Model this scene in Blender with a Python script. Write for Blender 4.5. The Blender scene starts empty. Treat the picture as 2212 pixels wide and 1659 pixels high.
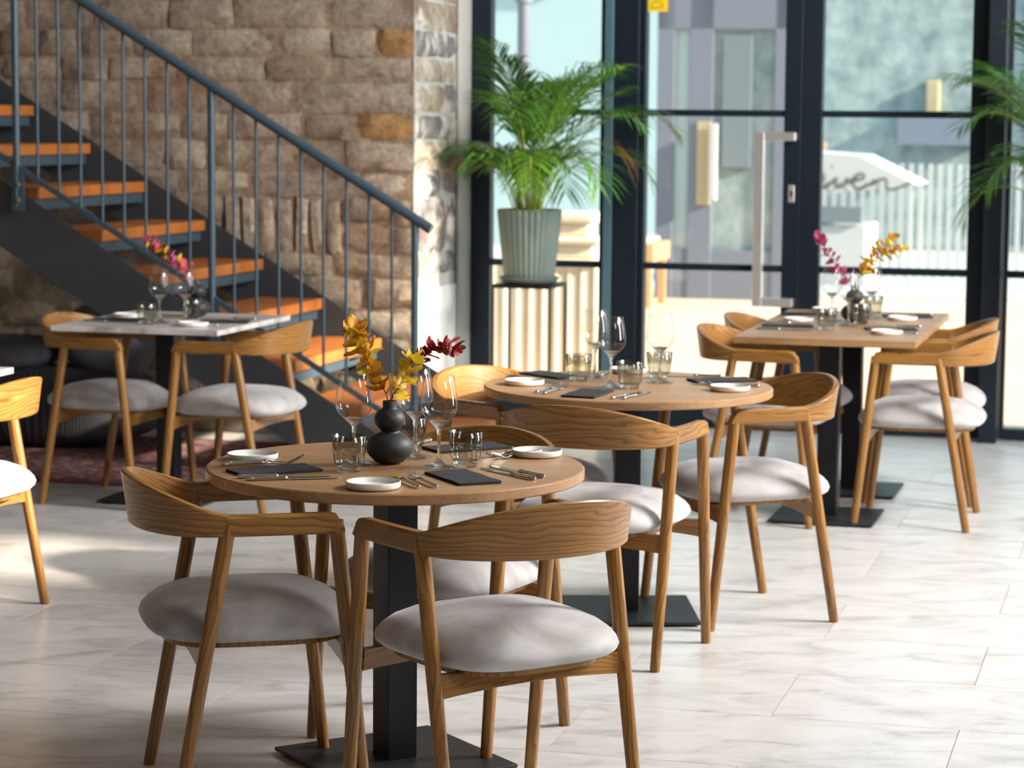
import bpy, bmesh, math, random
from mathutils import Vector, Matrix
R = random.Random(7)
PI = math.pi
scene = bpy.context.scene
C = scene.collection

# ------------------------------------------------------------------ camera, world, sun, window light, exposure
cam_d = bpy.data.cameras.new('camera')
cam_d.sensor_width = 36.0
cam_d.lens = 5247.9 / 2212 * 36.0
cam_d.clip_end = 300
cam_d.dof.use_dof = True
cam_d.dof.focus_distance = 5.85
cam_d.dof.aperture_fstop = 5.2
cam = bpy.data.objects.new('camera', cam_d)
C.objects.link(cam)
cam.matrix_world = (Matrix.Translation((0, 0, 1.6029)) @ Matrix.Rotation(PI / 2 - 0.108466, 4, 'X') @ Matrix.Rotation(0.008294, 4, 'Z'))
scene.camera = cam

TH = math.radians(15)
CT, ST = math.cos(TH), math.sin(TH)
def W(u, v, z=0.0):            # building axes (u along the stone wall, v away from the camera) to world
    return Vector((u * CT + v * ST, -u * ST + v * CT, z))
BROT = -TH                     # rotation of anything square with the building

world = bpy.data.worlds.new('daylight')
scene.world = world
world.use_nodes = True
bg = world.node_tree.nodes['Background']
bg.inputs['Color'].default_value = (0.60, 0.78, 0.95, 1)
bg.inputs['Strength'].default_value = 1.7

sun_d = bpy.data.lights.new('sun', 'SUN')
sun_d.energy = 17.0
sun_d.angle = math.radians(2.5)
sun_d.color = (1.0, 0.86, 0.66)
sun = bpy.data.objects.new('sun', sun_d)
C.objects.link(sun)
SUN_AZ, SUN_EL = math.radians(10), math.radians(25)
sdir = W(-math.cos(SUN_AZ), math.sin(SUN_AZ), 0) * math.cos(SUN_EL) + Vector((0, 0, -math.sin(SUN_EL)))
sun.rotation_euler = sdir.to_track_quat('-Z', 'Y').to_euler()

U_R, U_L, V_F, V_B, Z_C = 2.6, -8.0, -3.0, 12.5, 4.6
def window_light(name, u, v, z, su, sz, power, col, face):
    d = bpy.data.lights.new(name, 'AREA')
    d.shape = 'RECTANGLE'; d.size = su; d.size_y = sz; d.energy = power; d.color = col
    o = bpy.data.objects.new(name, d)
    C.objects.link(o)
    o.location = W(u, v, z)
    o.rotation_euler = face.to_track_quat('-Z', 'Z').to_euler()
    return o
WIN_V = [(5.6, 9.1, 1.9, 2.9, 190), (9.5, 12.1, 1.5, 2.9, 90), (7.35, 9.05, 3.1, 4.5, 560), (1.6, 5.2, 3.1, 4.5, 150)]   # v0 v1 z0 z1 power
for (a, b, z0, z1, pw) in WIN_V:
    window_light('side_daylight_stand_in', U_R - 0.06, (a + b) / 2, (z0 + z1) / 2, b - a - 0.1, z1 - z0 - .1, pw, (1.0, 0.975, 0.95), W(-1, 0, 0))  # area lamps standing in for daylight from windows right of the view

cy = scene.cycles
cy.max_bounces = 7; cy.diffuse_bounces = 3; cy.glossy_bounces = 3; cy.transmission_bounces = 6; cy.transparent_max_bounces = 12
cy.caustics_reflective = False
vs = scene.view_settings
vs.view_transform = 'Standard'; vs.look = 'None'; vs.exposure = 0.0; vs.gamma = 1.0; vs.use_curve_mapping = False

# ------------------------------------------------------------------ material helpers
MATS = {}
def nodes(name):
    m = bpy.data.materials.new(name); m.use_nodes = True
    nt = m.node_tree
    MATS[name] = m
    return m, nt, nt.nodes['Principled BSDF']
def N(nt, t, **kw):
    n = nt.nodes.new(t)
    for k, v in kw.items():
        if hasattr(n, k): setattr(n, k, v)
        else: n.inputs[k].default_value = v
    return n
def ramp(nt, fac, stops):
    n = nt.nodes.new('ShaderNodeValToRGB')
    el = n.color_ramp.elements
    while len(el) < len(stops): el.new(0.5)
    for e, (p, c) in zip(el, stops):
        e.position = p; e.color = (c[0], c[1], c[2], 1)
    nt.links.new(fac, n.inputs['Fac'])
    return n.outputs['Color']
def coords(nt, kind='Object', scale=(1, 1, 1), rot=(0, 0, 0), rand=False):
    tc = nt.nodes.new('ShaderNodeTexCoord')
    mp = nt.nodes.new('ShaderNodeMapping')
    mp.inputs['Scale'].default_value = scale
    mp.inputs['Rotation'].default_value = rot
    src = tc.outputs[kind]
    if rand:
        oi = nt.nodes.new('ShaderNodeObjectInfo')
        vm = nt.nodes.new('ShaderNodeVectorMath'); vm.operation = 'MULTIPLY_ADD'
        vm.inputs[1].default_value = (1, 1, 1)
        cb = nt.nodes.new('ShaderNodeCombineXYZ')
        mu = nt.nodes.new('ShaderNodeMath'); mu.operation = 'MULTIPLY'; mu.inputs[1].default_value = 37.0
        nt.links.new(oi.outputs['Random'], mu.inputs[0])
        for k in range(3): nt.links.new(mu.outputs[0], cb.inputs[k])
        nt.links.new(src, vm.inputs[0]); nt.links.new(cb.outputs[0], vm.inputs[2])
        src = vm.outputs[0]
    nt.links.new(src, mp.inputs['Vector'])
    return mp.outputs['Vector']
def worldpos(nt, scale=(1, 1, 1)):
    g = nt.nodes.new('ShaderNodeNewGeometry')
    mp = nt.nodes.new('ShaderNodeMapping'); mp.inputs['Scale'].default_value = scale
    nt.links.new(g.outputs['Position'], mp.inputs['Vector'])
    return mp.outputs['Vector']
def noise(nt, vec, scale, detail=4, rough=0.55, dist=0.0):
    n = N(nt, 'ShaderNodeTexNoise', Scale=scale, Detail=detail, Roughness=rough, Distortion=dist)
    nt.links.new(vec, n.inputs['Vector'])
    return n.outputs['Fac']
def bump(nt, b, height, strength, dist=0.01):
    n = N(nt, 'ShaderNodeBump', Strength=strength, Distance=dist)
    nt.links.new(height, n.inputs['Height']); nt.links.new(n.outputs['Normal'], b.inputs['Normal'])
def mix(nt, fac, a, b, mode='MIX'):
    n = nt.nodes.new('ShaderNodeMix'); n.data_type = 'RGBA'; n.blend_type = mode
    if isinstance(fac, (int, float)): n.inputs[0].default_value = fac
    else: nt.links.new(fac, n.inputs[0])
    for sock, v in ((n.inputs[6], a), (n.inputs[7], b)):
        if isinstance(v, tuple): sock.default_value = (v[0], v[1], v[2], 1)
        else: nt.links.new(v, sock)
    return n.outputs[2]
def plain(name, col, rough=0.5, metal=0.0, spec=None, **kw):
    m, nt, b = nodes(name)
    b.inputs['Base Color'].default_value = (*col, 1)
    b.inputs['Roughness'].default_value = rough
    b.inputs['Metallic'].default_value = metal
    if spec is not None: b.inputs['Specular IOR Level'].default_value = spec
    for k, v in kw.items(): b.inputs[k].default_value = v
    return m
def mottled(name, c1, c2, scale=8, rough=0.6, bumps=0.0, bscale=60, kind='Object', metal=0.0, rand=False, **kw):
    m, nt, b = nodes(name)
    v = coords(nt, kind, rand=rand)
    col = ramp(nt, noise(nt, v, scale), [(0.3, c1), (0.7, c2)])
    nt.links.new(col, b.inputs['Base Color'])
    b.inputs['Roughness'].default_value = rough; b.inputs['Metallic'].default_value = metal
    if bumps: bump(nt, b, noise(nt, v, bscale), bumps)
    for k, vv in kw.items(): b.inputs[k].default_value = vv
    return m
def wood(name, dark, mid, light, rough=0.42, kind='UV', coat=0.0, freq=55.0, line=0.5):
    # grain runs along the first axis: cathedral rings from a distorted field, fine pores, slow tone changes
    m, nt, b = nodes(name)
    warp = noise(nt, coords(nt, kind, scale=(2.2, 9, 9), rand=True), 1.0, 3, 0.5, 0.3)
    sep = nt.nodes.new('ShaderNodeSeparateXYZ'); nt.links.new(coords(nt, kind, scale=(1, 1, 1), rand=True), sep.inputs[0])
    def mth(op, x, y):
        n = nt.nodes.new('ShaderNodeMath'); n.operation = op
        for k, q in enumerate((x, y)):
            if isinstance(q, (int, float)): n.inputs[k].default_value = q
            else: nt.links.new(q, n.inputs[k])
        return n.outputs[0]
    f = mth('ADD', mth('MULTIPLY', sep.outputs[1], freq), mth('MULTIPLY', warp, 9.0))
    ring = mth('FRACT', f, 0)
    rings = ramp(nt, ring, [(0.0, dark), (0.18, mid), (0.75, light), (0.97, mid), (1.0, dark)])
    fine = noise(nt, coords(nt, kind, scale=(7, 330, 330), rand=True), 1.0, 3, 0.6)
    tone = noise(nt, coords(nt, kind, scale=(3, 7, 7), rand=True), 1.0, 2, 0.5)
    c = mix(nt, line, mid, rings)
    c = mix(nt, 0.55, c, ramp(nt, fine, [(0.28, (0.55, 0.48, 0.42)), (0.55, (1.04, 1.03, 1.02))]), 'MULTIPLY')
    c = mix(nt, 1.0, c, ramp(nt, tone, [(0.25, (0.74, 0.70, 0.66)), (0.75, (1.12, 1.11, 1.08))]), 'MULTIPLY')
    nt.links.new(c, b.inputs['Base Color'])
    b.inputs['Roughness'].default_value = rough
    b.inputs['Coat Weight'].default_value = coat
    b.inputs['Coat Roughness'].default_value = 0.25
    bump(nt, b, fine, 0.10, 0.002)
    return m

wood('chair_wood', (0.085, 0.032, 0.008), (0.265, 0.120, 0.023), (0.375, 0.188, 0.041), rough=0.36, coat=0.15, freq=70, line=0.75)
wood('oak_top', (0.25, 0.135, 0.058), (0.37, 0.215, 0.105), (0.43, 0.265, 0.14), rough=0.40, kind='Object', freq=45, line=0.35)
wood('tread_wood', (0.30, 0.092, 0.018), (0.43, 0.145, 0.030), (0.52, 0.20, 0.05), rough=0.45, kind='Object', freq=30, line=0.35)
def velvet():
    m, nt, b = nodes('seat_velvet')
    v = coords(nt, 'Object', rand=True)
    n1 = noise(nt, v, 5.0, 3, 0.55, 1.2); n2 = noise(nt, v, 120, 2)
    c = ramp(nt, n1, [(0.3, (0.31, 0.285, 0.275)), (0.52, (0.42, 0.405, 0.405)), (0.75, (0.56, 0.55, 0.555))])
    nt.links.new(c, b.inputs['Base Color'])
    b.inputs['Roughness'].default_value = 0.75
    b.inputs['Sheen Weight'].default_value = 0.55
    b.inputs['Sheen Roughness'].default_value = 0.35
    b.inputs['Sheen Tint'].default_value = (0.85, 0.88, 0.95, 1)
    bump(nt, b, n1, 0.25, 0.006)
velvet()
plain('black_metal', (0.007, 0.008, 0.010), 0.38, 0.0, 0.3)
plain('base_metal', (0.012, 0.014, 0.016), 0.5, 0.0)
plain('plate_glaze', (0.80, 0.79, 0.76), 0.22)
plain('plate_rim', (0.42, 0.40, 0.36), 0.4)
mottled('napkin_cloth', (0.017, 0.018, 0.023), (0.028, 0.030, 0.037), 400, 0.85, 0.25, 900)
plain('silver', (0.72, 0.70, 0.66), 0.13, 1.0)
mottled('vase_ceramic', (0.013, 0.015, 0.018), (0.026, 0.030, 0.035), 30, 0.52, 0.08, 200)
plain('vase_inside', (0.004, 0.004, 0.004), 0.8)
def marble():
    m, nt, b = nodes('marble_top')
    v = coords(nt, 'Object')
    n1 = noise(nt, v, 3.5, 8, 0.62, 1.6)
    c = ramp(nt, n1, [(0.36, (0.36, 0.33, 0.32)), (0.50, (0.60, 0.57, 0.55)), (0.62, (0.70, 0.68, 0.66))])
    nt.links.new(c, b.inputs['Base Color']); b.inputs['Roughness'].default_value = 0.3
marble()
def glassmat(name, tint, k=0.5, rough=0.0, ior=1.45):
    m, nt, b = nodes(name)
    nt.nodes.remove(b)
    g = N(nt, 'ShaderNodeBsdfGlass', Roughness=rough, IOR=ior); g.inputs['Color'].default_value = (*tint, 1)
    t = nt.nodes.new('ShaderNodeBsdfTransparent'); t.inputs['Color'].default_value = (*tint, 1)
    mx = nt.nodes.new('ShaderNodeMixShader'); mx.inputs[0].default_value = k
    nt.links.new(t.outputs[0], mx.inputs[1]); nt.links.new(g.outputs[0], mx.inputs[2])
    nt.links.new(mx.outputs[0], nt.nodes['Material Output'].inputs['Surface'])
glassmat('clear_glass', (0.995, 0.995, 0.995), 0.85)
glassmat('smoked_glass', (0.90, 0.905, 0.885), 0.7)
def schlick(nt, f0=0.04, power=5.0, gain=0.96):
    lw = N(nt, 'ShaderNodeLayerWeight', Blend=0.5)
    p = nt.nodes.new('ShaderNodeMath'); p.operation = 'POWER'; p.inputs[1].default_value = power
    nt.links.new(lw.outputs['Facing'], p.inputs[0])
    q = nt.nodes.new('ShaderNodeMath'); q.operation = 'MULTIPLY_ADD'; q.inputs[1].default_value = gain; q.inputs[2].default_value = f0
    nt.links.new(p.outputs[0], q.inputs[0])
    return q.outputs[0], lw.outputs['Facing']
def thin_glass(name, stops, f0=0.04, gain=0.96):
    # thin sheet or blown glass: clear seen straight on, mirror-like towards the outline
    m, nt, b = nodes(name)
    nt.nodes.remove(b)
    fac, facing = schlick(nt, f0, 5.0, gain)
    t = nt.nodes.new('ShaderNodeBsdfTransparent'); nt.links.new(ramp(nt, facing, stops), t.inputs['Color'])
    g = N(nt, 'ShaderNodeBsdfGlossy', Roughness=0.0)
    mx = nt.nodes.new('ShaderNodeMixShader')
    nt.links.new(fac, mx.inputs[0]); nt.links.new(t.outputs[0], mx.inputs[1]); nt.links.new(g.outputs[0], mx.inputs[2])
    nt.links.new(mx.outputs[0], nt.nodes['Material Output'].inputs['Surface'])
thin_glass('window_glass', [(0.0, (0.90, 0.945, 0.95)), (1.0, (0.82, 0.90, 0.91))], 0.035)
thin_glass('thin_glass', [(0.0, (0.98, 0.98, 0.98)), (0.70, (0.94, 0.94, 0.94)), (0.86, (0.80, 0.81, 0.81)), (1.0, (0.30, 0.31, 0.31))], 0.07)
thin_glass('smoke_shell', [(0.0, (0.76, 0.765, 0.715)), (0.6, (0.66, 0.67, 0.61)), (0.88, (0.42, 0.43, 0.37)), (1.0, (0.16, 0.17, 0.13))], 0.08)

def floor_mats():
    m, nt, b = nodes('floor_tile')
    def fl(sc, rot=0.0):      # building-aligned floor coordinates shifted a little from tile to tile
        g = nt.nodes.new('ShaderNodeNewGeometry')
        oi = nt.nodes.new('ShaderNodeObjectInfo')
        vm = nt.nodes.new('ShaderNodeVectorMath'); vm.operation = 'MULTIPLY_ADD'; vm.inputs[1].default_value = (0.9, 0.7, 0)
        cb = nt.nodes.new('ShaderNodeCombineXYZ')
        for k in range(3): nt.links.new(oi.outputs['Random'], cb.inputs[k])
        nt.links.new(cb.outputs[0], vm.inputs[0]); nt.links.new(g.outputs['Position'], vm.inputs[2])
        mp = nt.nodes.new('ShaderNodeMapping'); mp.inputs['Rotation'].default_value = (0, 0, TH + rot); mp.inputs['Scale'].default_value = sc
        nt.links.new(vm.outputs[0], mp.inputs['Vector'])
        return mp.outputs['Vector']
    n1 = noise(nt, fl((1.0, 2.1, 1), .12), 3.1, 9, 0.60, 1.2)
    n2 = noise(nt, fl((6.0, 16, 1), .08), 1.5, 7, 0.72, 1.2)
    n4 = noise(nt, fl((0.8, 1.6, 1), -.2), 4.0, 4, 0.5, 0.4)
    c = ramp(nt, n1, [(0.32, (0.40, 0.395, 0.39)), (0.44, (0.55, 0.545, 0.54)), (0.56, (0.62, 0.615, 0.61))])
    c2 = ramp(nt, n2, [(0.30, (0.68, 0.67, 0.67)), (0.48, (1.0, 1.0, 1.0))])
    c = mix(nt, ramp(nt, n4, [(0.45, (0, 0, 0)), (0.6, (1, 1, 1))]), c, mix(nt, 0.9, c, c2, 'MULTIPLY'))
    nt.links.new(c, b.inputs['Base Color'])
    b.inputs['Roughness'].default_value = 0.30
    bump(nt, b, n2, 0.06, 0.002)
    plain('grout', (0.20, 0.17, 0.14), 0.9)
floor_mats()
def stone_mat(name, cols, white=0.0):
    m, nt, b = nodes(name)
    v = worldpos(nt)
    oi = nt.nodes.new('ShaderNodeObjectInfo')
    base = ramp(nt, oi.outputs['Random'], cols)
    n1 = noise(nt, v, 13, 7, 0.68, 0.5); n2 = noise(nt, v, 45, 5, 0.7); n3 = noise(nt, v, 3.2, 4, 0.6)
    c = mix(nt, 1.0, base, ramp(nt, n1, [(0.25, (0.42, 0.37, 0.34)), (0.55, (1.0, 1.0, 1.0)), (0.8, (1.2, 1.2, 1.18))]), 'MULTIPLY')
    c = mix(nt, ramp(nt, n3, [(0.52, (0, 0, 0)), (0.66, (1, 1, 1))]), c, mix(nt, 0.55, c, (0.24, 0.12, 0.055)))
    n6 = noise(nt, v, 1.4, 3, 0.5)
    c = mix(nt, ramp(nt, n6, [(0.50, (0, 0, 0)), (0.66, (0.75, 0.75, 0.75))]), c, mix(nt, 1.0, c, (0.50, 0.50, 0.53), 'MULTIPLY'))
    c = mix(nt, 0.6, c, ramp(nt, n2, [(0.3, (0.5, 0.46, 0.43)), (0.6, (1.05, 1.03, 1.0))]), 'MULTIPLY')
    if white:
        wn = noise(nt, v, 4.5, 5, 0.6, 0.6)
        c = mix(nt, ramp(nt, wn, [(0.46 - white * 0.12, (0, 0, 0)), (0.56 - white * 0.12, (1, 1, 1))]), c, (0.62, 0.59, 0.53))
    nt.links.new(c, b.inputs['Base Color']); b.inputs['Roughness'].default_value = 0.9
    bump(nt, b, n1, 0.7, 0.02)
    return m
stone_mat('wall_stone', [(0.0, (0.33, 0.265, 0.20)), (0.3, (0.41, 0.345, 0.27)), (0.6, (0.46, 0.395, 0.315)), (0.9, (0.38, 0.32, 0.255)), (1.0, (0.50, 0.435, 0.355))])
stone_mat('ochre_stone', [(0.0, (0.44, 0.255, 0.105)), (1.0, (0.48, 0.29, 0.125))])
stone_mat('pillar_stone', [(0.0, (0.22, 0.225, 0.235)), (0.40, (0.26, 0.26, 0.265)), (0.50, (0.44, 0.38, 0.29)), (0.85, (0.50, 0.45, 0.37)), (1.0, (0.40, 0.29, 0.17))], white=-0.45)
stone_mat('mortar', [(0.0, (0.37, 0.28, 0.20)), (1.0, (0.37, 0.28, 0.20))])
mottled('lime_plaster', (0.70, 0.68, 0.63), (0.80, 0.79, 0.76), 5, 0.85, 0.3, 25)
mottled('grey_plaster', (0.42, 0.42, 0.39), (0.50, 0.50, 0.47), 3, 0.8, 0.15, 30)
plain('wall_paint', (0.24, 0.205, 0.17), 0.85)
plain('ceiling_paint', (0.20, 0.18, 0.155), 0.9)
plain('lamp_backing_pane', (0.8, 0.8, 0.78), 0.6)
mottled('stair_steel', (0.030, 0.034, 0.040), (0.045, 0.050, 0.056), 4, 0.5)
plain('rail_steel', (0.050, 0.085, 0.115), 0.42, 0.2)
plain('bolt_steel', (0.7, 0.7, 0.7), 0.2, 1.0)
plain('frame_navy', (0.005, 0.012, 0.021), 0.45, 0.0, 0.35)
plain('frame_strip', (0.10, 0.19, 0.24), 0.35, 0.3)
plain('brushed_steel', (0.82, 0.81, 0.79), 0.33, 0.85)
plain('sticker_yellow', (0.90, 0.62, 0.01), 0.6)
plain('sticker_ink', (0.45, 0.27, 0.01), 0.7)
def ribbed(name, c1, c2, scale, rough=0.9):
    m, nt, b = nodes(name)
    v = coords(nt, 'UV', scale=(1, 1, 1))
    w = N(nt, 'ShaderNodeTexWave', wave_type='BANDS', bands_direction='X', Scale=scale)
    nt.links.new(v, w.inputs['Vector'])
    nt.links.new(ramp(nt, w.outputs['Fac'], [(0.2, c1), (0.8, c2)]), b.inputs['Base Color'])
    b.inputs['Roughness'].default_value = rough
    bump(nt, b, w.outputs['Fac'], 0.5, 0.006)
ribbed('corduroy', (0.028, 0.028, 0.034), (0.075, 0.075, 0.088), 14)
mottled('cushion_cloth', (0.075, 0.075, 0.092), (0.13, 0.13, 0.155), 12, 0.95, 0.3, 80)
def rugmat():
    m, nt, b = nodes('rug_weave')
    v = coords(nt, 'Object', scale=(1, 1, 1))
    w = N(nt, 'ShaderNodeTexWave', wave_type='BANDS', bands_direction='Y', Scale=2.2, Distortion=2.0, Detail=4.0)
    w.inputs['Detail Scale'].default_value = 6.0
    nt.links.new(v, w.inputs['Vector'])
    n1 = noise(nt, coords(nt, 'Object', scale=(14, 30, 1)), 1.0, 3, 0.7)
    c = ramp(nt, w.outputs['Fac'], [(0.2, (0.12, 0.010, 0.030)), (0.5, (0.20, 0.022, 0.055)), (0.62, (0.20, 0.15, 0.115)), (0.85, (0.10, 0.014, 0.03))])
    c = mix(nt, ramp(nt, n1, [(0.52, (0, 0, 0)), (0.62, (1, 1, 1))]), c, (0.34, 0.30, 0.23))
    nt.links.new(c, b.inputs['Base Color']); b.inputs['Roughness'].default_value = 0.95
rugmat()
plain('pot_sage', (0.145, 0.19, 0.168), 0.55)
plain('soil', (0.03, 0.02, 0.012), 0.95)
def leafmat(name, c1, c2, rough=0.45, trans=0.25):
    m, nt, b = nodes(name)
    v = coords(nt, 'Object', rand=True)
    oi = nt.nodes.new('ShaderNodeObjectInfo')
    n1 = noise(nt, v, 40, 3)
    ad = nt.nodes.new('ShaderNodeMath'); ad.operation = 'MULTIPLY_ADD'; ad.inputs[1].default_value = 0.6
    nt.links.new(oi.outputs['Random'], ad.inputs[0]); nt.links.new(n1, ad.inputs[2])
    c = ramp(nt, ad.outputs[0], [(0.35, c1), (1.0, c2)])
    nt.links.new(c, b.inputs['Base Color']); b.inputs['Roughness'].default_value = rough
    t = nt.nodes.new('ShaderNodeBsdfTranslucent'); nt.links.new(c, t.inputs['Color'])
    mx = nt.nodes.new('ShaderNodeMixShader'); mx.inputs[0].default_value = trans
    nt.links.new(b.outputs[0], mx.inputs[1]); nt.links.new(t.outputs[0], mx.inputs[2])
    nt.links.new(mx.outputs[0], nt.nodes['Material Output'].inputs['Surface'])
leafmat('leaf_orange', (0.56, 0.22, 0.010), (0.70, 0.36, 0.02), 0.5)
leafmat('leaf_yellow', (0.66, 0.43, 0.012), (0.80, 0.60, 0.03), 0.5)
leafmat('leaf_red', (0.20, 0.010, 0.008), (0.34, 0.022, 0.016), 0.45, 0.15)
leafmat('leaf_pink', (0.46, 0.055, 0.17), (0.62, 0.12, 0.28), 0.55)
leafmat('leaf_crimson', (0.55, 0.025, 0.05), (0.70, 0.10, 0.14), 0.55)
plain('twig', (0.20, 0.085, 0.025), 0.7)
leafmat('palm_green', (0.028, 0.115, 0.010), (0.10, 0.25, 0.024), 0.38, 0.35)
leafmat('palm_dry', (0.40, 0.13, 0.015), (0.50, 0.24, 0.03), 0.55, 0.3)
plain('palm_stem', (0.30, 0.38, 0.05), 0.5)
mottled('paving', (0.64, 0.455, 0.32), (0.70, 0.515, 0.375), 0.6, 0.9)
mottled('far_stone', (0.15, 0.21, 0.22), (0.36, 0.43, 0.43), 3.5, 0.9, 1.0, 6.0)
plain('tent_white', (0.50, 0.51, 0.52), 0.7)
plain('far_grey', (0.17, 0.19, 0.25), 0.6)
plain('far_teal', (0.42, 0.54, 0.54), 0.6)
plain('far_dark', (0.16, 0.20, 0.23), 0.6)
plain('far_cream', (0.45, 0.37, 0.22), 0.6)
plain('far_wood', (0.60, 0.33, 0.16), 0.6)
plain('script_paint', (0.06, 0.07, 0.07), 0.6)
plain('felt', (0.55, 0.46, 0.38), 0.95)
mottled('cream_stone', (0.92, 0.77, 0.60), (0.95, 0.84, 0.70), 4, 0.8)

# ------------------------------------------------------------------ mesh helpers
def mesh(name, verts, faces, uvs=None, smooth=True, mats=('grout',), fmat=None):
    me = bpy.data.meshes.new(name)
    me.from_pydata([tuple(v) for v in verts], [], faces)
    if uvs is not None:
        l = me.uv_layers.new(name='UVMap')
        for p in me.polygons:
            for li in p.loop_indices:
                l.data[li].uv = uvs[li] if len(uvs) == len(me.loops) else uvs[me.loops[li].vertex_index]
    for m in mats: me.materials.append(MATS[m])
    if fmat:
        for p, k in zip(me.polygons, fmat): p.material_index = k
    if smooth:
        for p in me.polygons: p.use_smooth = True
        if smooth is not True:
            me.set_sharp_from_angle(angle=math.radians(smooth))
    me.update()
    return me
def ob(name, me, parent=None, loc=(0, 0, 0), rot=(0, 0, 0), scale=None):
    o = bpy.data.objects.new(name, me)
    C.objects.link(o)
    o.location = loc; o.rotation_euler = rot
    if scale is not None: o.scale = scale
    if parent is not None: o.parent = parent
    return o
def thing(name, label, cat, loc=(0, 0, 0), rz=0.0, group=None, me=None):
    o = bpy.data.objects.new(name, me)
    C.objects.link(o)
    o.location = loc; o.rotation_euler = (0, 0, rz)
    o['label'] = label; o['category'] = cat
    if group: o['group'] = group
    return o
def world_of(o):
    return (world_of(o.parent) @ o.matrix_parent_inverse @ o.matrix_basis) if o.parent else o.matrix_basis.copy()
def adopt(o, p):
    o.parent = p; o.matrix_parent_inverse = world_of(p).inverted()
    return o
def struct(o, label=None):
    o['kind'] = 'structure'
    if label: o['label'] = label
    return o
def join(parts):
    V, F, U, M = [], [], [], []
    for p in parts:
        k = len(V)
        V += p[0]; F += [tuple(i + k for i in f) for f in p[1]]
        U += p[2] if len(p) > 2 and p[2] else [(0, 0)] * len(p[0])
        M += p[3] if len(p) > 3 and p[3] else [0] * len(p[1])
    return V, F, U, M
def J(name, parts, mats, smooth=True):
    V, F, U, M = join(parts)
    return mesh(name, V, F, U, smooth, mats, M)
def box(x0, x1, y0, y1, z0, z1, mi=0):
    V = [(x, y, z) for z in (z0, z1) for y in (y0, y1) for x in (x0, x1)]
    F = [(0, 2, 3, 1), (4, 5, 7, 6), (0, 1, 5, 4), (2, 6, 7, 3), (0, 4, 6, 2), (1, 3, 7, 5)]
    return [Vector(v) for v in V], F, [(v[0] + v[1], v[2] + v[1]) for v in V], [mi] * 6
def bbox_mesh(name, x0, x1, y0, y1, z0, z1, mat, bev=0.003, seg=2):
    bm = bmesh.new()
    V, F, _, _ = box(x0, x1, y0, y1, z0, z1)
    vs_ = [bm.verts.new(v) for v in V]
    for f in F: bm.faces.new([vs_[i] for i in f])
    if bev: bmesh.ops.bevel(bm, geom=list(bm.edges), offset=bev, segments=seg, affect='EDGES', profile=0.5)
    me = bpy.data.meshes.new(name); bm.to_mesh(me); bm.free()
    l = me.uv_layers.new(name='UVMap')
    d = [x1 - x0, y1 - y0, z1 - z0]; ax = d.index(max(d))
    for lp in me.loops:
        c = me.vertices[lp.vertex_index].co
        o = [c[i] for i in range(3) if i != ax]
        l.data[lp.index].uv = (c[ax], o[0] + o[1])
    me.materials.append(MATS[mat])
    return me
def lathe(profile, seg=32, mi=0, closed=False, x=0, y=0, flute=None):
    V, F, U = [], [], []
    n = len(profile)
    for i in range(seg):
        a = 2 * PI * i / seg
        for j, (r, z) in enumerate(profile):
            rr = r * (flute(a, z) if flute else 1)
            V.append(Vector((x + rr * math.cos(a), y + rr * math.sin(a), z))); U.append((i / seg * 6, z * 3))
    for i in range(seg):
        k = (i + 1) % seg
        for j in range(n - 1 + (1 if closed else 0)):
            jj = (j + 1) % n
            F.append((i * n + j, k * n + j, k * n + jj, i * n + jj))
    return V, F, U, [mi] * len(F)
def tube(pts, radii, seg=12, mi=0, caps=True, flat=None):
    # tube along points; flat = (scale across, scale along up) for an oval section
    pts = [Vector(p) for p in pts]
    V, F, U = [], [], []
    L = 0
    ref = Vector((0, 0, 1)) if abs((pts[-1] - pts[0]).normalized().z) < 0.9 else Vector((1, 0, 0))
    for i, p in enumerate(pts):
        t = (pts[min(i + 1, len(pts) - 1)] - pts[max(i - 1, 0)]).normalized()
        s = t.cross(ref).normalized(); up = s.cross(t).normalized()
        if i: L += (p - pts[i - 1]).length
        r = radii[i] if isinstance(radii, (list, tuple)) else radii
        fx, fy = flat or (1, 1)
        for k in range(seg):
            a = 2 * PI * k / seg
            V.append(p + s * (math.cos(a) * r * fx) + up * (math.sin(a) * r * fy)); U.append((L, k / seg * 2 * PI * r))
    for i in range(len(pts) - 1):
        for k in range(seg):
            kk = (k + 1) % seg
            F.append((i * seg + k, i * seg + kk, (i + 1) * seg + kk, (i + 1) * seg + k))
    if caps:
        F.append(tuple(range(seg))[::-1]); F.append(tuple(range((len(pts) - 1) * seg, len(pts) * seg)))
    return V, F, U, [mi] * len(F)
def sweep(rings, mi=0, caps=True):
    # rings: list of equal-length closed loops; UV along / around
    n = len(rings[0]); V, F, U = [], [], []
    L = 0
    cen = [sum((Vector(p) for p in r), Vector()) / n for r in rings]
    for i, r in enumerate(rings):
        if i: L += (cen[i] - cen[i - 1]).length
        acc = 0
        for k, p in enumerate(r):
            if k: acc += (Vector(r[k]) - Vector(r[k - 1])).length
            V.append(Vector(p)); U.append((L, acc))
    for i in range(len(rings) - 1):
        for k in range(n):
            kk = (k + 1) % n
            F.append((i * n + k, i * n + kk, (i + 1) * n + kk, (i + 1) * n + k))
    if caps:
        F.append(tuple(range(n))[::-1]); F.append(tuple(range((len(rings) - 1) * n, len(rings) * n)))
    return V, F, U, [mi] * len(F)
def tf(part, M):
    return ([M @ Vector(v) for v in part[0]],) + tuple(part[1:])

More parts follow.
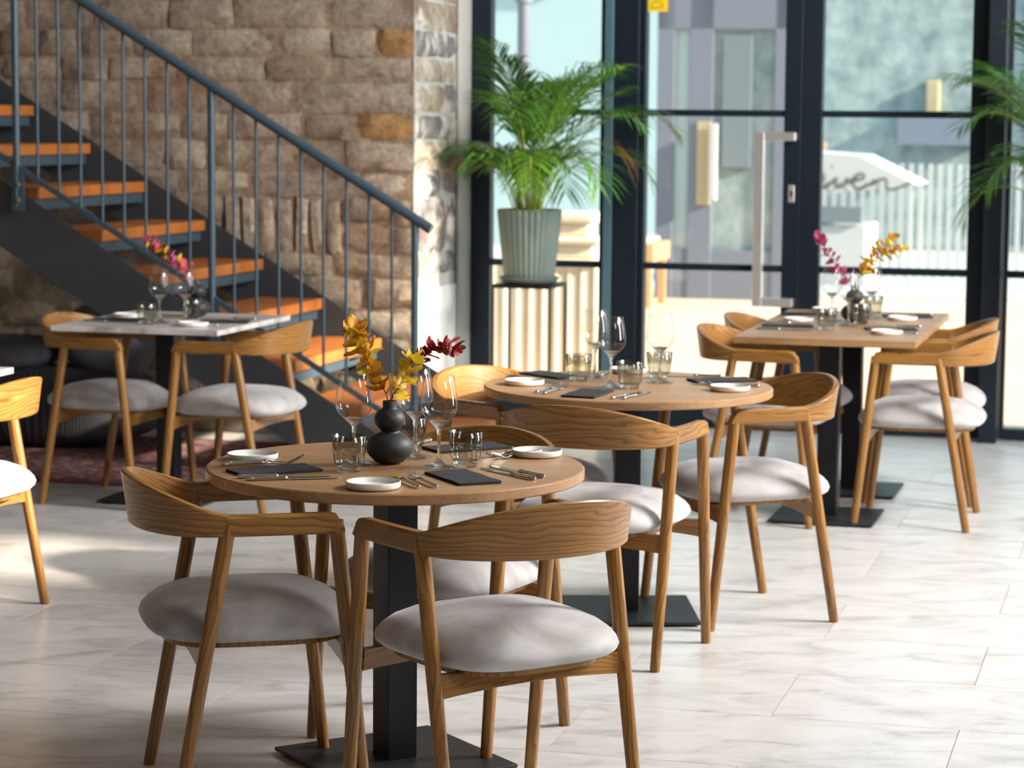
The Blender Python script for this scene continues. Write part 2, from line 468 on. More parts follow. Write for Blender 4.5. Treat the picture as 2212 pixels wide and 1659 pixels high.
# ------------------------------------------------------------------ the room
def slab(name, u0, u1, v0, v1, z0, z1, mat, parent=None, bev=0.0):
    me = bbox_mesh(name, -(u1 - u0) / 2, (u1 - u0) / 2, -(v1 - v0) / 2, (v1 - v0) / 2, 0, z1 - z0, mat, bev) 
    o = ob(name, me, parent, W((u0 + u1) / 2, (v0 + v1) / 2, z0), (0, 0, BROT))
    return o
floor = struct(slab('floor', U_L - 0.2, U_R + 0.2, V_F - 0.2, V_B + 0.02, -0.15, -0.0025, 'grout'))
TL, TW, GAP = 1.005, 0.532, 0.0022
tile_meshes = {}
def tile_me(l, w):
    k = (round(l, 3), round(w, 3))
    if k not in tile_meshes: tile_meshes[k] = bbox_mesh('tile', -l / 2, l / 2, -w / 2, w / 2, -0.012, 0, 'floor_tile', 0)
    return tile_meshes[k]
def add_tile(u0, u1, v0, v1):
    p = W((u0 + u1) / 2, (v0 + v1) / 2, 0)
    o = ob('tile', tile_me(u1 - u0 - GAP, v1 - v0 - GAP), None, p, (0, 0, BROT))
    adopt(o, floor)
k0 = -6
k = k0
while True:
    v0 = 6.415 + TW * k; v1 = v0 + TW
    if v0 > V_B: break
    v1 = min(v1, V_B)
    off = (-0.985 if k % 2 == 0 else -0.480)
    for n in range(-8, 6):
        a, b = off + n * TL, off + (n + 1) * TL
        a, b = max(a, U_L), min(b, U_R)
        # keep what the view takes in, with a margin
        if b - a < 0.05 or v1 - v0 < 0.05: continue
        if b < -0.50 * v1 - 2.6 or a > 1.9: continue
        add_tile(a, b, v0, v1)
    k += 1
struct(slab('floor_near', U_L, U_R, V_F, 6.415 + TW * k0, -0.0024, 0, 'floor_tile'))
struct(slab('ceiling', U_L - 0.2, U_R + 0.2, V_F - 0.2, V_B + 0.2, Z_C, Z_C + 0.2, 'ceiling_paint'))
struct(slab('wall_left', U_L - 0.3, U_L, V_F - 0.2, V_B + 0.2, -0.1, Z_C, 'wall_paint'))
struct(slab('wall_front', U_L, U_R, V_F - 0.3, V_F, -0.1, Z_C, 'wall_paint'))
# right wall: unseen; panes added behind lamps, openings added to aim sun beams
BEAM_OPENINGS = [(5.35, 6.3, 3.05, 4.0), (6.45, 7.2, 2.95, 3.35), (9.2, 10.35, 3.25, 3.82), (10.4, 10.8, 3.0, 4.5)]     # v0 v1 z0 z1
wr = struct(slab('wall_right', U_R, U_R + 0.2, V_F, V_B + 0.2, -0.1, 2.93, 'wall_paint'))
vcut = [V_F] + sorted(x for c in BEAM_OPENINGS for x in c[:2]) + [V_B + 0.2]
for a, b in zip(vcut[:-1], vcut[1:]):
    hole = [c for c in BEAM_OPENINGS if abs(c[0] - a) < 1e-6]
    if hole:
        z0, z1 = hole[0][2:]
        pieces = [(2.93, z0), (z1, Z_C)]
    else: pieces = [(2.93, Z_C)]
    for p0, p1 in pieces:
        o = slab('wall_section', U_R, U_R + 0.2, a, b, p0, p1, 'wall_paint'); adopt(o, wr)
for i, (a, b, z0, z1, pw) in enumerate(WIN_V):  # opaque panes added behind the area lamps; the wall stays solid
    struct(slab('window_%d' % (i + 10), U_R - 0.03, U_R - 0.001, a, b, z0, z1, 'lamp_backing_pane'))

# back stone wall: a mortar body with single stones set proud of it
WV, CU = 11.52, -3.600                      # face of the wall, its corner
wall = struct(slab('wall_back', U_L, CU - 0.001, WV + 0.001, WV + 1.2, -0.1, Z_C, 'mortar'))
def stone_mesh(seed, mat):
    r = random.Random(seed)
    nx, nz = 5, 4
    V, F = [], []
    cj = [(r.uniform(-.05, .02), r.uniform(-.07, .03)) for _ in range(4)]
    for j in range(nz):
        for i in range(nx):
            s, t = i / (nx - 1), j / (nz - 1)
            x = (s - .5); z = (t - .5)
            ex = (1 - s) * (1 - t) * cj[0][0] - s * (1 - t) * cj[1][0] + (1 - s) * t * cj[2][0] - s * t * cj[3][0]
            ez = (1 - s) * (1 - t) * cj[0][1] + s * (1 - t) * cj[1][1] - (1 - s) * t * cj[2][1] - s * t * cj[3][1]
            edge = (i in (0, nx - 1)) + (j in (0, nz - 1))
            y = -0.5 + (0.42 if edge == 1 else 0.62 if edge == 2 else 0) + r.uniform(-.22, .22)
            V.append(Vector((x - ex + r.uniform(-.02, .02), y, z - ez + r.uniform(-.035, .035))))
    for j in range(nz - 1):
        for i in range(nx - 1):
            a = j * nx + i; F.append((a, a + 1, a + nx + 1, a + nx))
    rim = [i for i in range(nx)] + [j * nx + nx - 1 for j in range(1, nz)] + [(nz - 1) * nx + i for i in range(nx - 2, -1, -1)] + [j * nx for j in range(nz - 2, 0, -1)]
    k = len(V)
    for i in rim: V.append(Vector((V[i].x * 1.01, 0.9, V[i].z * 1.01)))
    for q in range(len(rim)):
        qq = (q + 1) % len(rim)
        F.append((rim[q], k + q, k + qq, rim[qq]))
    return mesh('stone', V, F, None, 60, (mat,))
STONES = [stone_mesh(s, 'wall_stone') for s in range(14)]
OCHRE = [stone_mesh(50 + s, 'ochre_stone') for s in range(3)]
PILLAR = [stone_mesh(80 + s, 'pillar_stone') for s in range(8)]
rs = random.Random(3)
def put_stone(u0, u1, z0, z1, kind, face='back', tilt=0.0, g=0.006):
    me = rs.choice(kind)
    w, h = u1 - u0 - g, z1 - z0 - g
    d = 0.026
    if face == 'back':
        p = W((u0 + u1) / 2, WV - rs.uniform(-0.004, 0.006), (z0 + z1) / 2); rz = BROT
    else:
        p = W(CU + rs.uniform(-0.002, 0.008), (u0 + u1) / 2, (z0 + z1) / 2); rz = BROT + PI / 2
    o = bpy.data.objects.new('stone', me); C.objects.link(o)
    adopt(o, wall)
    o.location = p; o.rotation_euler = (0, tilt, rz); o.scale = (w * rs.choice((1, 1, 1)), d, h)
    return o
zc = 0.0
course = 0
heights = [.17, .15, .19, .14, .16, .12, .28, .13, .15, .135, .16, .12, .14, .15, .13, .145, .12, .16, .15, .14]
for h in heights:
    z1 = zc + h
    if h > 0.25:     # upright relieving-arch stones between ordinary ones
        u = -6.5
        while u < CU - 0.01:
            if -4.72 < u < -3.98:
                w = rs.uniform(.075, .13); put_stone(u, u + w, zc, z1, STONES, tilt=rs.uniform(-.12, .16)); u += w
            else:
                w = rs.uniform(.22, .42)
                e = min(u + w, CU) if CU - (u + w) > .12 else CU
                m_ = zc + h * rs.uniform(.42, .58)
                put_stone(u, e, zc, m_, STONES); put_stone(u, e, m_, z1, STONES); u = e
    else:
        u = -6.5 + rs.uniform(0, .2)
        while u < CU - 0.01:
            w = rs.uniform(.20, .52)
            e = u + w
            if CU - e < .16: e = CU
            oc = (course in (9, 12) and e == CU)
            if oc: e = CU; 
            put_stone(u, e, zc, z1, OCHRE if oc else STONES); u = e
    # return face of the wall end
    if zc > 0.72:
        m_ = WV + rs.uniform(.40, .58)
        put_stone(WV + .005, m_, zc, z1, PILLAR, 'end'); put_stone(m_, 12.24, zc, z1, PILLAR, 'end')
    zc = z1; course += 1
pj = slab('lime_joint', CU - 0.02, CU + 0.003, WV + 0.004, 12.24, .745, Z_C, 'grey_plaster'); adopt(pj, wall)
pl = slab('plaster_patch', CU - 0.02, CU + 0.012, WV + 0.004, 12.24, 0.0, 0.745, 'lime_plaster', bev=0.006)
adopt(pl, wall)
struct(slab('pillar_plain', CU - 0.35, CU + 0.02, 12.25, V_B + 0.12, -0.02, Z_C, 'grey_plaster', bev=0.01))
trim = struct(slab('trim_1', CU - 0.02, CU + 0.012, 12.238, 12.252, 0, Z_C, 'mortar'))

# ------------------------------------------------------------------ glazing (window and doors)
def frame_part(parent, name, u0, u1, z0, z1, v0=V_B - 0.03, v1=V_B + 0.05, mat='frame_navy', bev=0.003):
    o = slab(name, u0, u1, v0, v1, z0, z1, mat, bev=bev)
    return adopt(o, parent)
def leaf_unit(name, u0, u1, stile_l, stile_r, rails, z_top=3.6, sill=0.11, label=None, glass_mat='window_glass'):
    e = bpy.data.objects.new(name, None); C.objects.link(e); e.location = W((u0 + u1) / 2, V_B, 0); e.rotation_euler = (0, 0, BROT)
    struct(e, label)
    frame_part(e, 'stile', u0, u0 + stile_l, 0.004, z_top); frame_part(e, 'stile', u1 - stile_r, u1, 0.004, z_top)
    a, b = u0 + stile_l, u1 - stile_r
    frame_part(e, 'bottom_rail', a, b, 0.004, sill); frame_part(e, 'top_rail', a, b, z_top - .12, z_top)
    for z in rails: frame_part(e, 'glazing_bar', a, b, z - .017, z + .017, V_B - 0.02, V_B + 0.04)
    zs = [sill] + [z for z in rails] + [z_top - .12]
    for z0, z1 in zip(zs[:-1], zs[1:]):
        frame_part(e, 'pane', a - .005, b + .005, z0 + .005, z1 - .005, V_B + 0.004, V_B + 0.016, glass_mat, 0)
    return e
RAILS = [0.846, 1.644, 2.45]
w1 = leaf_unit('window_1', -3.575, -2.80, 0.105, 0.075, RAILS, label='tall dark framed side window behind the potted palm')
post = struct(slab('trim_2', -2.795, -2.665, V_B - 0.06, V_B + 0.07, 0, 3.62, 'frame_navy', bev=0.004))
st = struct(slab('trim_3', -2.845, -2.800, V_B - 0.075, V_B - 0.031, 0.004, 3.6, 'frame_strip', bev=0.003))
d1 = leaf_unit('door_1', -2.662, -1.818, 0.028, 0.09, RAILS, label='glazed door leaf carrying the long steel pull handle')
d2 = leaf_unit('door_2', -1.814, -0.88, 0.10, 0.085, RAILS, label='glazed door leaf beside the rectangular table')
post2 = struct(slab('trim_4', -0.875, -0.785, V_B - 0.16, V_B + 0.07, 0, 3.62, 'frame_navy', bev=0.004))
w2 = leaf_unit('window_2', -0.78, 1.0, 0.02, 0.09, RAILS, sill=0.06, label='tall window with palm fronds in front of it')
w3 = leaf_unit('window_3', 1.0, 2.6, 0.09, 0.09, RAILS, sill=0.06, label='last tall window of the glazed front')
struct(slab('wall_lintel', CU, U_R, V_B - 0.05, V_B + 0.25, 3.62, Z_C, 'wall_paint'))
# pull handle on the first leaf
h = bpy.data.objects.new('pull_handle', None); C.objects.link(h); h.location = W(-1.94, V_B - .06, 1.1); h.rotation_euler = (0, 0, BROT)
h['label'] = 'long square steel pull handle on the glass door'; adopt(h, d1)
def hp(name, u0, u1, v0, v1, z0, z1, mat='brushed_steel'):
    o = slab(name, u0, u1, v0, v1, z0, z1, mat, bev=.003); return adopt(o, h)
hp('grip', -2.045, -1.995, V_B - .115, V_B - .065, .655, 1.55)
hp('arm', -1.995, -1.835, V_B - .115, V_B - .065, 1.505, 1.55); hp('arm', -1.995, -1.835, V_B - .115, V_B - .065, .655, .70)
hp('standoff', -1.875, -1.835, V_B - .066, V_B - .028, 1.51, 1.545); hp('standoff', -1.875, -1.835, V_B - .066, V_B - .028, .66, .695)
lk = frame_part(d1, 'lock_plate', -1.878, -1.846, 1.19, 1.28, V_B - .036, V_B - .028, 'brushed_steel', .003)
frame_part(d1, 'keyhole', -1.868, -1.856, 1.22, 1.25, V_B - .038, V_B - .034, 'black_metal', .001)
# yellow warning sticker on the glass
sk = thing('sticker', 'square yellow sticker on the door glass', 'sticker', W(-2.588, V_B + .002, 2.225), BROT)
s_ = bbox_mesh('sheet', -.058, .058, -.0005, .0005, -.06, .06, 'sticker_yellow', 0); ob('sheet', s_, sk)
for (x0, x1, z0, z1) in ((-.034, .034, -.042, -.036), (-.03, -.024, -.036, -.012), (.024, .03, -.036, -.012), (-.022, .022, -.014, -.009), (-.018, .02, .0, .006)):
    ob('printed_line', bbox_mesh('printed_line', x0, x1, -.0012, -.0004, z0, z1, 'sticker_ink', 0), sk)

# ------------------------------------------------------------------ outside
struct(slab('ground_outside', -60, 60, V_B + 0.05, 120, -0.14, -0.02, 'paving'))
def uvthing(name, label, cat, u, v, z=-0.02, group=None):
    return thing(name, label, cat, W(u, v, z), BROT, group)
def lb(t, pn, x0, x1, y0, y1, z0, z1, mat, bev=0.0):         # a box part in the thing's own axes
    return ob(pn, bbox_mesh(pn, x0, x1, y0, y1, z0, z1, mat, bev), t)
struct(slab('pavement_far', -40, 30, 22.6, 60, -0.02, 0.0, 'tent_white'))
# fluted cream stone plinth with a moulded cap just outside the window
t = uvthing('stone_plinth', 'cream fluted stone plinth with moulded cap outside the window', 'plinth', -3.72, 14.6)
lb(t, 'core', -.33, .37, -.139, .16, 0, .74, 'cream_stone')
fl = J('flute', [tube([(0, 0, 0), (0, 0, .735)], .036, 10)], ('cream_stone',), 40)
for i in range(9): ob('flute', fl, t, (-.295 + i * .082, -.11, 0))
for i, (z0, z1, x0, x1, e) in enumerate(((.735, .775, -.02, .40, .17), (.775, .86, .03, .35, .13), (.86, .91, .0, .39, .16), (.91, .99, .06, .32, .11), (.99, 1.06, .02, .35, .14))):
    lb(t, 'moulding', x0, x1, -e, e, z0, z1, 'cream_stone', .02)
t = uvthing('drainpipe', 'grey violet downpipe outside the side window', 'pipe', -5.28, 20)
ob('pipe', J('pipe', [tube([(0, 0, 0), (0, 0, 6)], .055, 14)], ('far_grey',), True), t)
for z in (1.0, 2.6): ob('bracket', J('bracket', [tube([(0, 0, z), (0, 0, z + .04)], .075, 14)], ('far_dark',), 40), t)
t = uvthing('teal_building', 'pale teal rendered building seen beyond the side window', 'building', -9.2, 30)
lb(t, 'wall', -5, 3.2, 0, 4, 0, 9, 'far_teal')
for i in range(3): 
    w_ = lb(t, 'window', -3.6 + i * 2.2, -2.6 + i * 2.2, -.04, .02, 3.4, 5.2, 'far_dark'); 
    ob('sill', bbox_mesh('sill', -3.7 + i * 2.2, -2.5 + i * 2.2, -.12, .0, 3.3, 3.4, 'tent_white', 0), w_)
# far stone building behind the right leaf, a door reflection built solid behind the left one
t = uvthing('stone_building', 'grey green rough stone building across the yard', 'building', -3.4, 31)
lb(t, 'wall', -2.5, 6.0, 0, 3, 0, 3.35, 'far_stone')
lb(t, 'parapet', -2.5, 6.0, -.06, 3, 3.35, 3.5, 'far_teal')
lb(t, 'upper_wall', -2.5, 6.0, .4, 3, 3.5, 7, 'far_teal')
lb(t, 'awning_band', .15, 1.15, -.5, 0, 1.35, 1.72, 'far_grey')
lb(t, 'wall_lamp', .45, .62, -.12, .0, 1.7, 2.15, 'far_cream', .02)
lb(t, 'downpipe', 1.75, 1.86, -.12, 0, 0, 3.3, 'far_grey')
t = uvthing('door_reflection', 'door reflection with grey frame and white handle, built solid across the yard', 'entrance', -3.95, 22)  # reflection of door glass, built as solid parts in the yard
for (x0, x1) in ((-.58, -.42), (-.28, -.06), (.50, .62)): lb(t, 'post', x0, x1, -.06, .06, 0, 2.75, 'far_grey', .005)
lb(t, 'lintel', -.58, .62, -.06, .06, 2.45, 2.75, 'far_grey', .005)
lb(t, 'bottom_panel', -.58, .62, -.05, .05, 0, .45, 'far_grey', .005)
p_ = lb(t, 'pane', -.42, -.28, -.01, .01, .45, 2.45, 'far_teal'); p_ = lb(t, 'pane', -.06, .50, -.01, .01, .45, 2.45, 'far_stone')
lb(t, 'dark_panel', .02, .29, -.05, -.02, 1.2, 2.4, 'far_dark', .005)
q_ = lb(t, 'push_plate', -.20, -.07, -.085, -.06, .86, 1.62, 'far_cream', .005)
ob('handle', bbox_mesh('handle', -.07, .0, -.16, -.10, .90, 1.60, 'tent_white', .01), t)
t = uvthing('chair_reflection', 'reflected wooden chairs built as a solid table beyond the glass door', 'table', -4.35, 21)  # reflected chairs, stood in for by a solid table outside
lb(t, 'table_top', -.40, .08, -.35, .35, .40, .56, 'far_wood', .01); lb(t, 'reflection_top', -.36, .0, -.30, .30, .56, .60, 'tent_white', .01)
for x in (-.36, .02):
    for y in (-.3, .3): lb(t, 'leg', x - .03, x + .03, y - .03, y + .03, 0, .40, 'far_wood')
# white tent stall with a painted word
t = uvthing('tent_stall', 'white pitched tent stall with dark script lettering', 'tent', -2.95, 24.4)
V = [Vector(p) for p in ((-.9, -.6, .86), (.62, -.6, 1.02), (.05, -.6, 1.30), (-.9, -.6, 1.36), (-.9, .6, .86), (.62, .6, 1.02), (.05, .6, 1.30), (-.9, .6, 1.36))]
ob('canopy', mesh('canopy', V, [(0, 1, 2, 3), (7, 6, 5, 4), (0, 4, 5, 1), (1, 5, 6, 2), (2, 6, 7, 3), (3, 7, 4, 0)], None, False, ('tent_white',)), t)
lb(t, 'counter', -.9, .12, -.52, .5, 0, .62, 'tent_white', .01); lb(t, 'hatch', -.86, .08, -.56, -.5, .64, .80, 'far_dark')
lb(t, 'canopy_stripe', -.9, -.28, -.62, -.56, 1.36, 1.43, 'far_wood')
for x in (-.84, .55):
    for y in (-.55, .55): lb(t, 'post', x - .02, x + .02, y - .02, y + .02, 0, .95, 'tent_white')
SC = 0.00457 / 6.144
def stroke(pts, r=.011):
    P = [((x - 235) * SC * 1.08 - .345, -.615, 1.205 - (y - 520) * SC) for x, y in pts]
    P = [Vector(p) for p in P]
    Q = []
    for i in range(len(P) - 1):
        a, b, c, d = P[max(i - 1, 0)], P[i], P[i + 1], P[min(i + 2, len(P) - 1)]
        for k_ in range(5):
            s = k_ / 5
            Q.append(0.5 * ((2 * b) + (c - a) * s + (2 * a - 5 * b + 4 * c - d) * s * s + (3 * b - a - 3 * c + d) * s ** 3))
    Q.append(P[-1])
    V, F, U, M = tube(Q, r, 8)
    return [Vector((v.x, -.615 + (v.y + .615) * .3, v.z)) for v in V], F, U, M
for pts in ([(170, 700), (235, 650), (320, 660), (275, 770), (300, 812), (370, 785), (450, 690)],
            [(470, 680), (440, 750), (480, 815), (545, 770), (590, 690)],
            [(395, 530), (405, 550)],
            [(590, 690), (600, 730), (660, 720), (700, 640)],
            [(690, 715), (780, 690), (790, 640), (720, 640), (660, 730), (690, 810), (770, 815), (850, 760)],
            [(860, 780), (930, 700), (880, 770), (990, 700), (1070, 700), (1060, 780), (1120, 830), (1240, 790), (1360, 735)]):
    ob('letter_stroke', J('letter_stroke', [stroke(pts)], ('script_paint',), True), t)
t = uvthing('picket_fence', 'white picket fence with thin slats beside the tent stall', 'fence', -2.4, 25.6)
for z in (.3, .95): lb(t, 'rail', -1.6, 1.8, -.02, .02, z, z + .06, 'tent_white')
pk = bbox_mesh('slat', -.025, .025, -.045, -.02, 0, 1.2, 'tent_white', 0)
for i in range(34): ob('slat', pk, t, (-1.57 + i * .1, 0, 0))

# ------------------------------------------------------------------ staircase
VN, VFAR = 10.15, 11.40
RUN, RISE = 0.3105, 0.1883
T0U, T0Z = -5.584, 1.653          # far end of a nosing
stairs = thing('staircase', 'dark steel staircase with orange wooden treads along the stone wall', 'staircase', W(-3.1, 10.8, 0), BROT)
def sp(part_name, me, parent=None):
    o = ob(part_name, me); adopt(o, parent or stairs); return o
def stair_pt(u, v, z): return W(u, v, z)
def plate(u0, z0, u1, z1, depth, v0, v1, foot=True):
    # sloping plate between two top-edge points, its lower end cut level at the floor
    sl = (z1 - z0) / (u1 - u0)
    uf_top = u0 + (0.0 - z0) / sl; uf_bot = u0 + (0.0 - z0 + depth) / sl
    prof = [(u0, z0), (uf_top, 0.0), (uf_bot, 0.0), (u0, z0 - depth)]
    V = [W(u, v0, z) for u, z in prof] + [W(u, v1, z) for u, z in prof]
    return V, [(0, 1, 2, 3), (7, 6, 5, 4), (0, 4, 5, 1), (1, 5, 6, 2), (2, 6, 7, 3), (3, 7, 4, 0)]
SL = -RISE / RUN
for (v0, v1, dz) in ((VN - .006, VN + .006, -.075), (VFAR, VFAR + .012, .012)):
    u0 = -7.99; z0 = T0Z + SL * (u0 - T0U) + dz
    V, F = plate(u0, z0, -3.0, z0 + SL * (-3.0 - u0), .31, v0, v1)
    sp('stringer', mesh('stringer', V, F, None, False, ('stair_steel',)))
tread_me = None
for i in range(-7, 9):
    un, zn = T0U + RUN * i, T0Z - RISE * i
    if zn < 0.08: break
    L = VFAR - VN - .02
    me = tread_me or bbox_mesh('tread', -.335, 0, -L / 2, L / 2, -.052, 0, 'tread_wood', .004)
    if tread_me is None:
        # grain along the tread
        tread_me = me
        for lp in me.loops: pass
        br = bbox_mesh('tread_support', -.315, -.025, -L / 2, L / 2, -.052 - .052, -.052, 'rail_steel', .002)
    o = ob('tread', tread_me, None, W(un, (VN + VFAR) / 2, zn), (0, 0, BROT)); adopt(o, stairs)
    b_ = ob('tread_support', br, o)
RAILZ = lambda u: 1.626 - 0.604 * (u + 3.916)
BOTZ = lambda u: RAILZ(u) - 0.985 + .26 if False else 1.345 - 0.604 * (u + 5.05) + .012
VB_ = VN - .02
def prism_bar(u0, u1, zf, w, hgt, v, mat, name):
    V = []
    for u in (u0, u1):
        for dv, dz in ((-w / 2, 0), (w / 2, 0), (w / 2, hgt), (-w / 2, hgt)): V.append(W(u, v + dv, zf(u) + dz))
    return mesh(name, V, [(0, 1, 2, 3), (7, 6, 5, 4), (0, 4, 5, 1), (1, 5, 6, 2), (2, 6, 7, 3), (3, 7, 4, 0)], None, False, (mat,))
hr = sp('handrail', J('handrail', [tube([W(-6.6, VB_, RAILZ(-6.6)), W(-3.085, VB_, RAILZ(-3.085))], .0225, 16)], ('rail_steel',), 40))
ob_cap = J('end_cap', [tube([W(-3.085, VB_, RAILZ(-3.085)), W(-3.081, VB_, RAILZ(-3.081))], .0205, 16)], ('brushed_steel',), 40); sp('end_cap', ob_cap, hr)
sp('bottom_rail', prism_bar(-6.6, -3.15, BOTZ, .02, .026, VB_, 'rail_steel', 'bottom_rail'))
bal_u = [-4.107 + .1055 * k_ for k_ in range(-22, 10)]
for k_, u in enumerate(bal_u):
    kk = k_ - 22
    if kk in (0, -9, -18, 9):
        if kk == 9: pass
        zb = BOTZ(u) - .17
        o = sp('post', J('post', [tube([W(u, VB_, zb if kk != 9 else max(.0, zb)), W(u, VB_, RAILZ(u))], .0165, 14)], ('rail_steel',), 40))
        for dz in (.03, .10):
            if kk != 9: sp('bolt', J('bolt', [tube([W(u + .02, VB_ - .02, zb + dz), W(u + .02, VB_ + .02, zb + dz)], .011, 10)], ('bolt_steel',), 40), o)
        if kk != 9: sp('fixing_plate', J('fixing_plate', [tf(box(-.02, .04, -.004, .004, -.02, .16), Matrix.Translation(W(u, VB_ - .008, zb)) @ Matrix.Rotation(BROT, 4, 'Z'))], ('rail_steel',), False), o)
    else:
        sp('baluster', J('baluster', [tube([W(u, VB_, BOTZ(u) + .01), W(u, VB_, RAILZ(u))], .0068, 10)], ('rail_steel',), 40))

# ------------------------------------------------------------------ chairs
WFT, WRT, YF, YR, WA, WJ, YA, YJ, ZA, BD = .257, .255, .209, -.234, .260, .257, .136, -.111, .680, .186
def chair_parts():
    P = {}
    for nm, foot, top in (('fl', (-WFT, YF), (-WA, YA)), ('fr', (WFT, YF), (WA, YA)), ('rl', (-WRT, YR), (-WJ, YJ)), ('rr', (WRT, YR), (WJ, YJ))):
        pts = []; rad = []
        for s, r in ((0, .0142), (.012, .0152), (.35, .0168), (.65, .018), (.9, .0185), (1.0, .0175)):
            z = s * (ZA + .004)
            pts.append((foot[0] + (top[0] - foot[0]) * s, foot[1] + (top[1] - foot[1]) * s, z)); rad.append(r)
        P['leg_' + nm] = J('leg', [tube(pts, rad, 16)], ('chair_wood',), 50)
    for sg, nm in ((-1, 'arm_l'), (1, 'arm_r')):
        rings = []
        y0, y1 = YJ - .006, YA + .0185
        n = 14
        for i in range(n + 1):
            y = y0 + (y1 - y0) * i / n
            zt, zb = ZA + .0245, ZA - .0245
            dd = y1 - y
            if dd < .036:
                q = 1 - dd / .036; zt -= .034 * (1 - math.sqrt(max(0, 1 - q * q)))
                zb = min(zb, zt - .006)
            hw = .0165 - .001 * math.sin(PI * i / n)
            xc = sg * (WJ + (WA - WJ) * i / n + .004 * math.sin(PI * i / n))
            e = .006
            ring = [(xc - hw, y, zb + e), (xc - hw + e, y, zb), (xc + hw - e, y, zb), (xc + hw, y, zb + e), (xc + hw, y, zt - e), (xc + hw - e, y, zt), (xc - hw + e, y, zt), (xc - hw, y, zt - e)]
            rings.append(ring)
        P[nm] = J('armrest', [sweep(rings)], ('chair_wood',), 40)
    rings = []
    n = 48
    for i in range(n + 1):
        t = PI * i / n
        s = math.sin(t)
        cx, cy = WJ * math.cos(t), YJ - BD * s
        nx, ny = math.cos(t) / WJ, -math.sin(t) / BD
        l = math.hypot(nx, ny); nx, ny = nx / l, ny / l
        zt = ZA + .0245 + .074 * s ** 1.25
        zb = ZA - .0245 - .004 * s
        lean = .018 * s
        th = .0155 - .0055 * s ** .5
        e = .004
        def pt(off, z):
            f = (z - zb) / (zt - zb)
            k_ = off + lean * f
            return (cx + nx * k_, cy + ny * k_, z)
        rings.append([pt(-th, zb + e), pt(-th + e, zb), pt(th - e, zb), pt(th, zb + e), pt(th, (zb * 2 + zt) / 3), pt(th, (zb + zt * 2) / 3), pt(th, zt - e), pt(th - e, zt), pt(-th + e, zt), pt(-th, zt - e), pt(-th, (zb + zt * 2) / 3), pt(-th, (zb * 2 + zt) / 3)])
    P['backrest'] = J('backrest', [sweep(rings)], ('chair_wood',), 40)
    # seat cushion: rounded-square pillow
    V, F, U = [], [], []
    na, prof = 56, [(0, .502), (.25, .501), (.5, .496), (.7, .487), (.84, .472), (.93, .455), (.98, .440), (1.0, .426), (.985, .415), (.945, .406), (.87, .399), (.6, .396), (0, .396)]
    def outline(a):
        c, s = math.cos(a), math.sin(a)
        p = 3.4
        x = math.copysign(abs(c) ** (2 / p), c); y = math.copysign(abs(s) ** (2 / p), s)
        hw = .243 + .006 * y
        return x * hw, -.028 + y * .252
    for j, (r, z) in enumerate(prof):
        for i in range(na):
            a = 2 * PI * i / na
            x, y = outline(a)
            yy = -.028 + (y + .028) * r
            V.append(Vector((x * r, yy, z - .006 * (yy > .1) * (yy - .1) / .12))); U.append((x * r, yy))
    for j in range(len(prof) - 1):
        for i in range(na):
            k_ = (i + 1) % na
            F.append((j * na + i, (j + 1) * na + i, (j + 1) * na + k_, j * na + k_))
    me = J('seat', [(V, F, U, [0] * len(F))], ('seat_velvet',), True)
    bm = bmesh.new(); bm.from_mesh(me); bmesh.ops.remove_doubles(bm, verts=bm.verts, dist=1e-5); bmesh.ops.recalc_face_normals(bm, faces=bm.faces); bm.to_mesh(me); bm.free()
    P['seat'] = me
    V, F = [], []
    for z in (.386, .3975):
        for i in range(na):
            x, y = outline(2 * PI * i / na)
            V.append(Vector((x * .84, -.028 + (y + .028) * .84, z)))
    F = [(i, (i + 1) % na, na + (i + 1) % na, na + i) for i in range(na)] + [tuple(range(na))[::-1], tuple(range(na, 2 * na))]
    P['seat_board'] = J('seat_board', [(V, F, [(v.x, v.y) for v in V], [0] * len(F))], ('chair_wood',), 40)
    def rail(yc):
        z0, z1 = .340, .392
        sgn = 1 if yc > 0 else -1
        rings = []
        for x in (-.246, -.2, -.1, 0, .1, .2, .246):
            zb = z0 + .012 * (1 - (x / .246) ** 2)
            y_ = yc + sgn * .022 * (1 - (x / .246) ** 2) * 0
            rings.append([(x, y_ - .011, zb), (x, y_ + .011, zb), (x, y_ + .011 - sgn * .008, z1), (x, y_ - .011 - sgn * .008, z1)])
        return J('seat_rail', [sweep(rings)], ('chair_wood',), 40)
    P['rail_f'] = rail(.168); P['rail_b'] = rail(-.166)
    return P
CH = chair_parts()
def chair(x, y, hd, label, group):
    t = thing('armchair', label, 'chair', (x, y, 0), hd, group)
    for k_, nm in (('leg_fl', 'leg'), ('leg_fr', 'leg'), ('leg_rl', 'leg'), ('leg_rr', 'leg'), ('arm_l', 'armrest'), ('arm_r', 'armrest'), ('backrest', 'backrest'), ('seat', 'seat'), ('seat_board', 'seat_board'), ('rail_f', 'seat_rail'), ('rail_b', 'seat_rail')):
        ob(nm, CH[k_], t)
    return t
GC = 'wooden armchairs with grey velvet seats'
chA = chair(-.602, 5.727, -1.301, 'wooden armchair at the front round table, side-on, beside the folded napkin and raised fork', GC)
chB = chair(-.045, 5.488, .594, 'wooden armchair nearest the camera, its curved back turned to the camera', GC)
chC = chair(-.187, 6.250, 2.654, 'wooden armchair on the far side of the front round table, facing the camera', GC)
chE = chair(.286, 7.291, -.417, 'wooden armchair at the second round table with its back to the camera', GC)
chF = chair(.736, 7.865, 1.934, 'wooden armchair at the second round table, seen from the side, nearest the door', GC)
chG = chair(.058, 7.920, -2.378, 'wooden armchair at the second round table, on the side of the stairs', GC)
chK = chair(1.634, 9.758, 1.303, 'wooden armchair at the rectangular table, near one on the window side', GC)
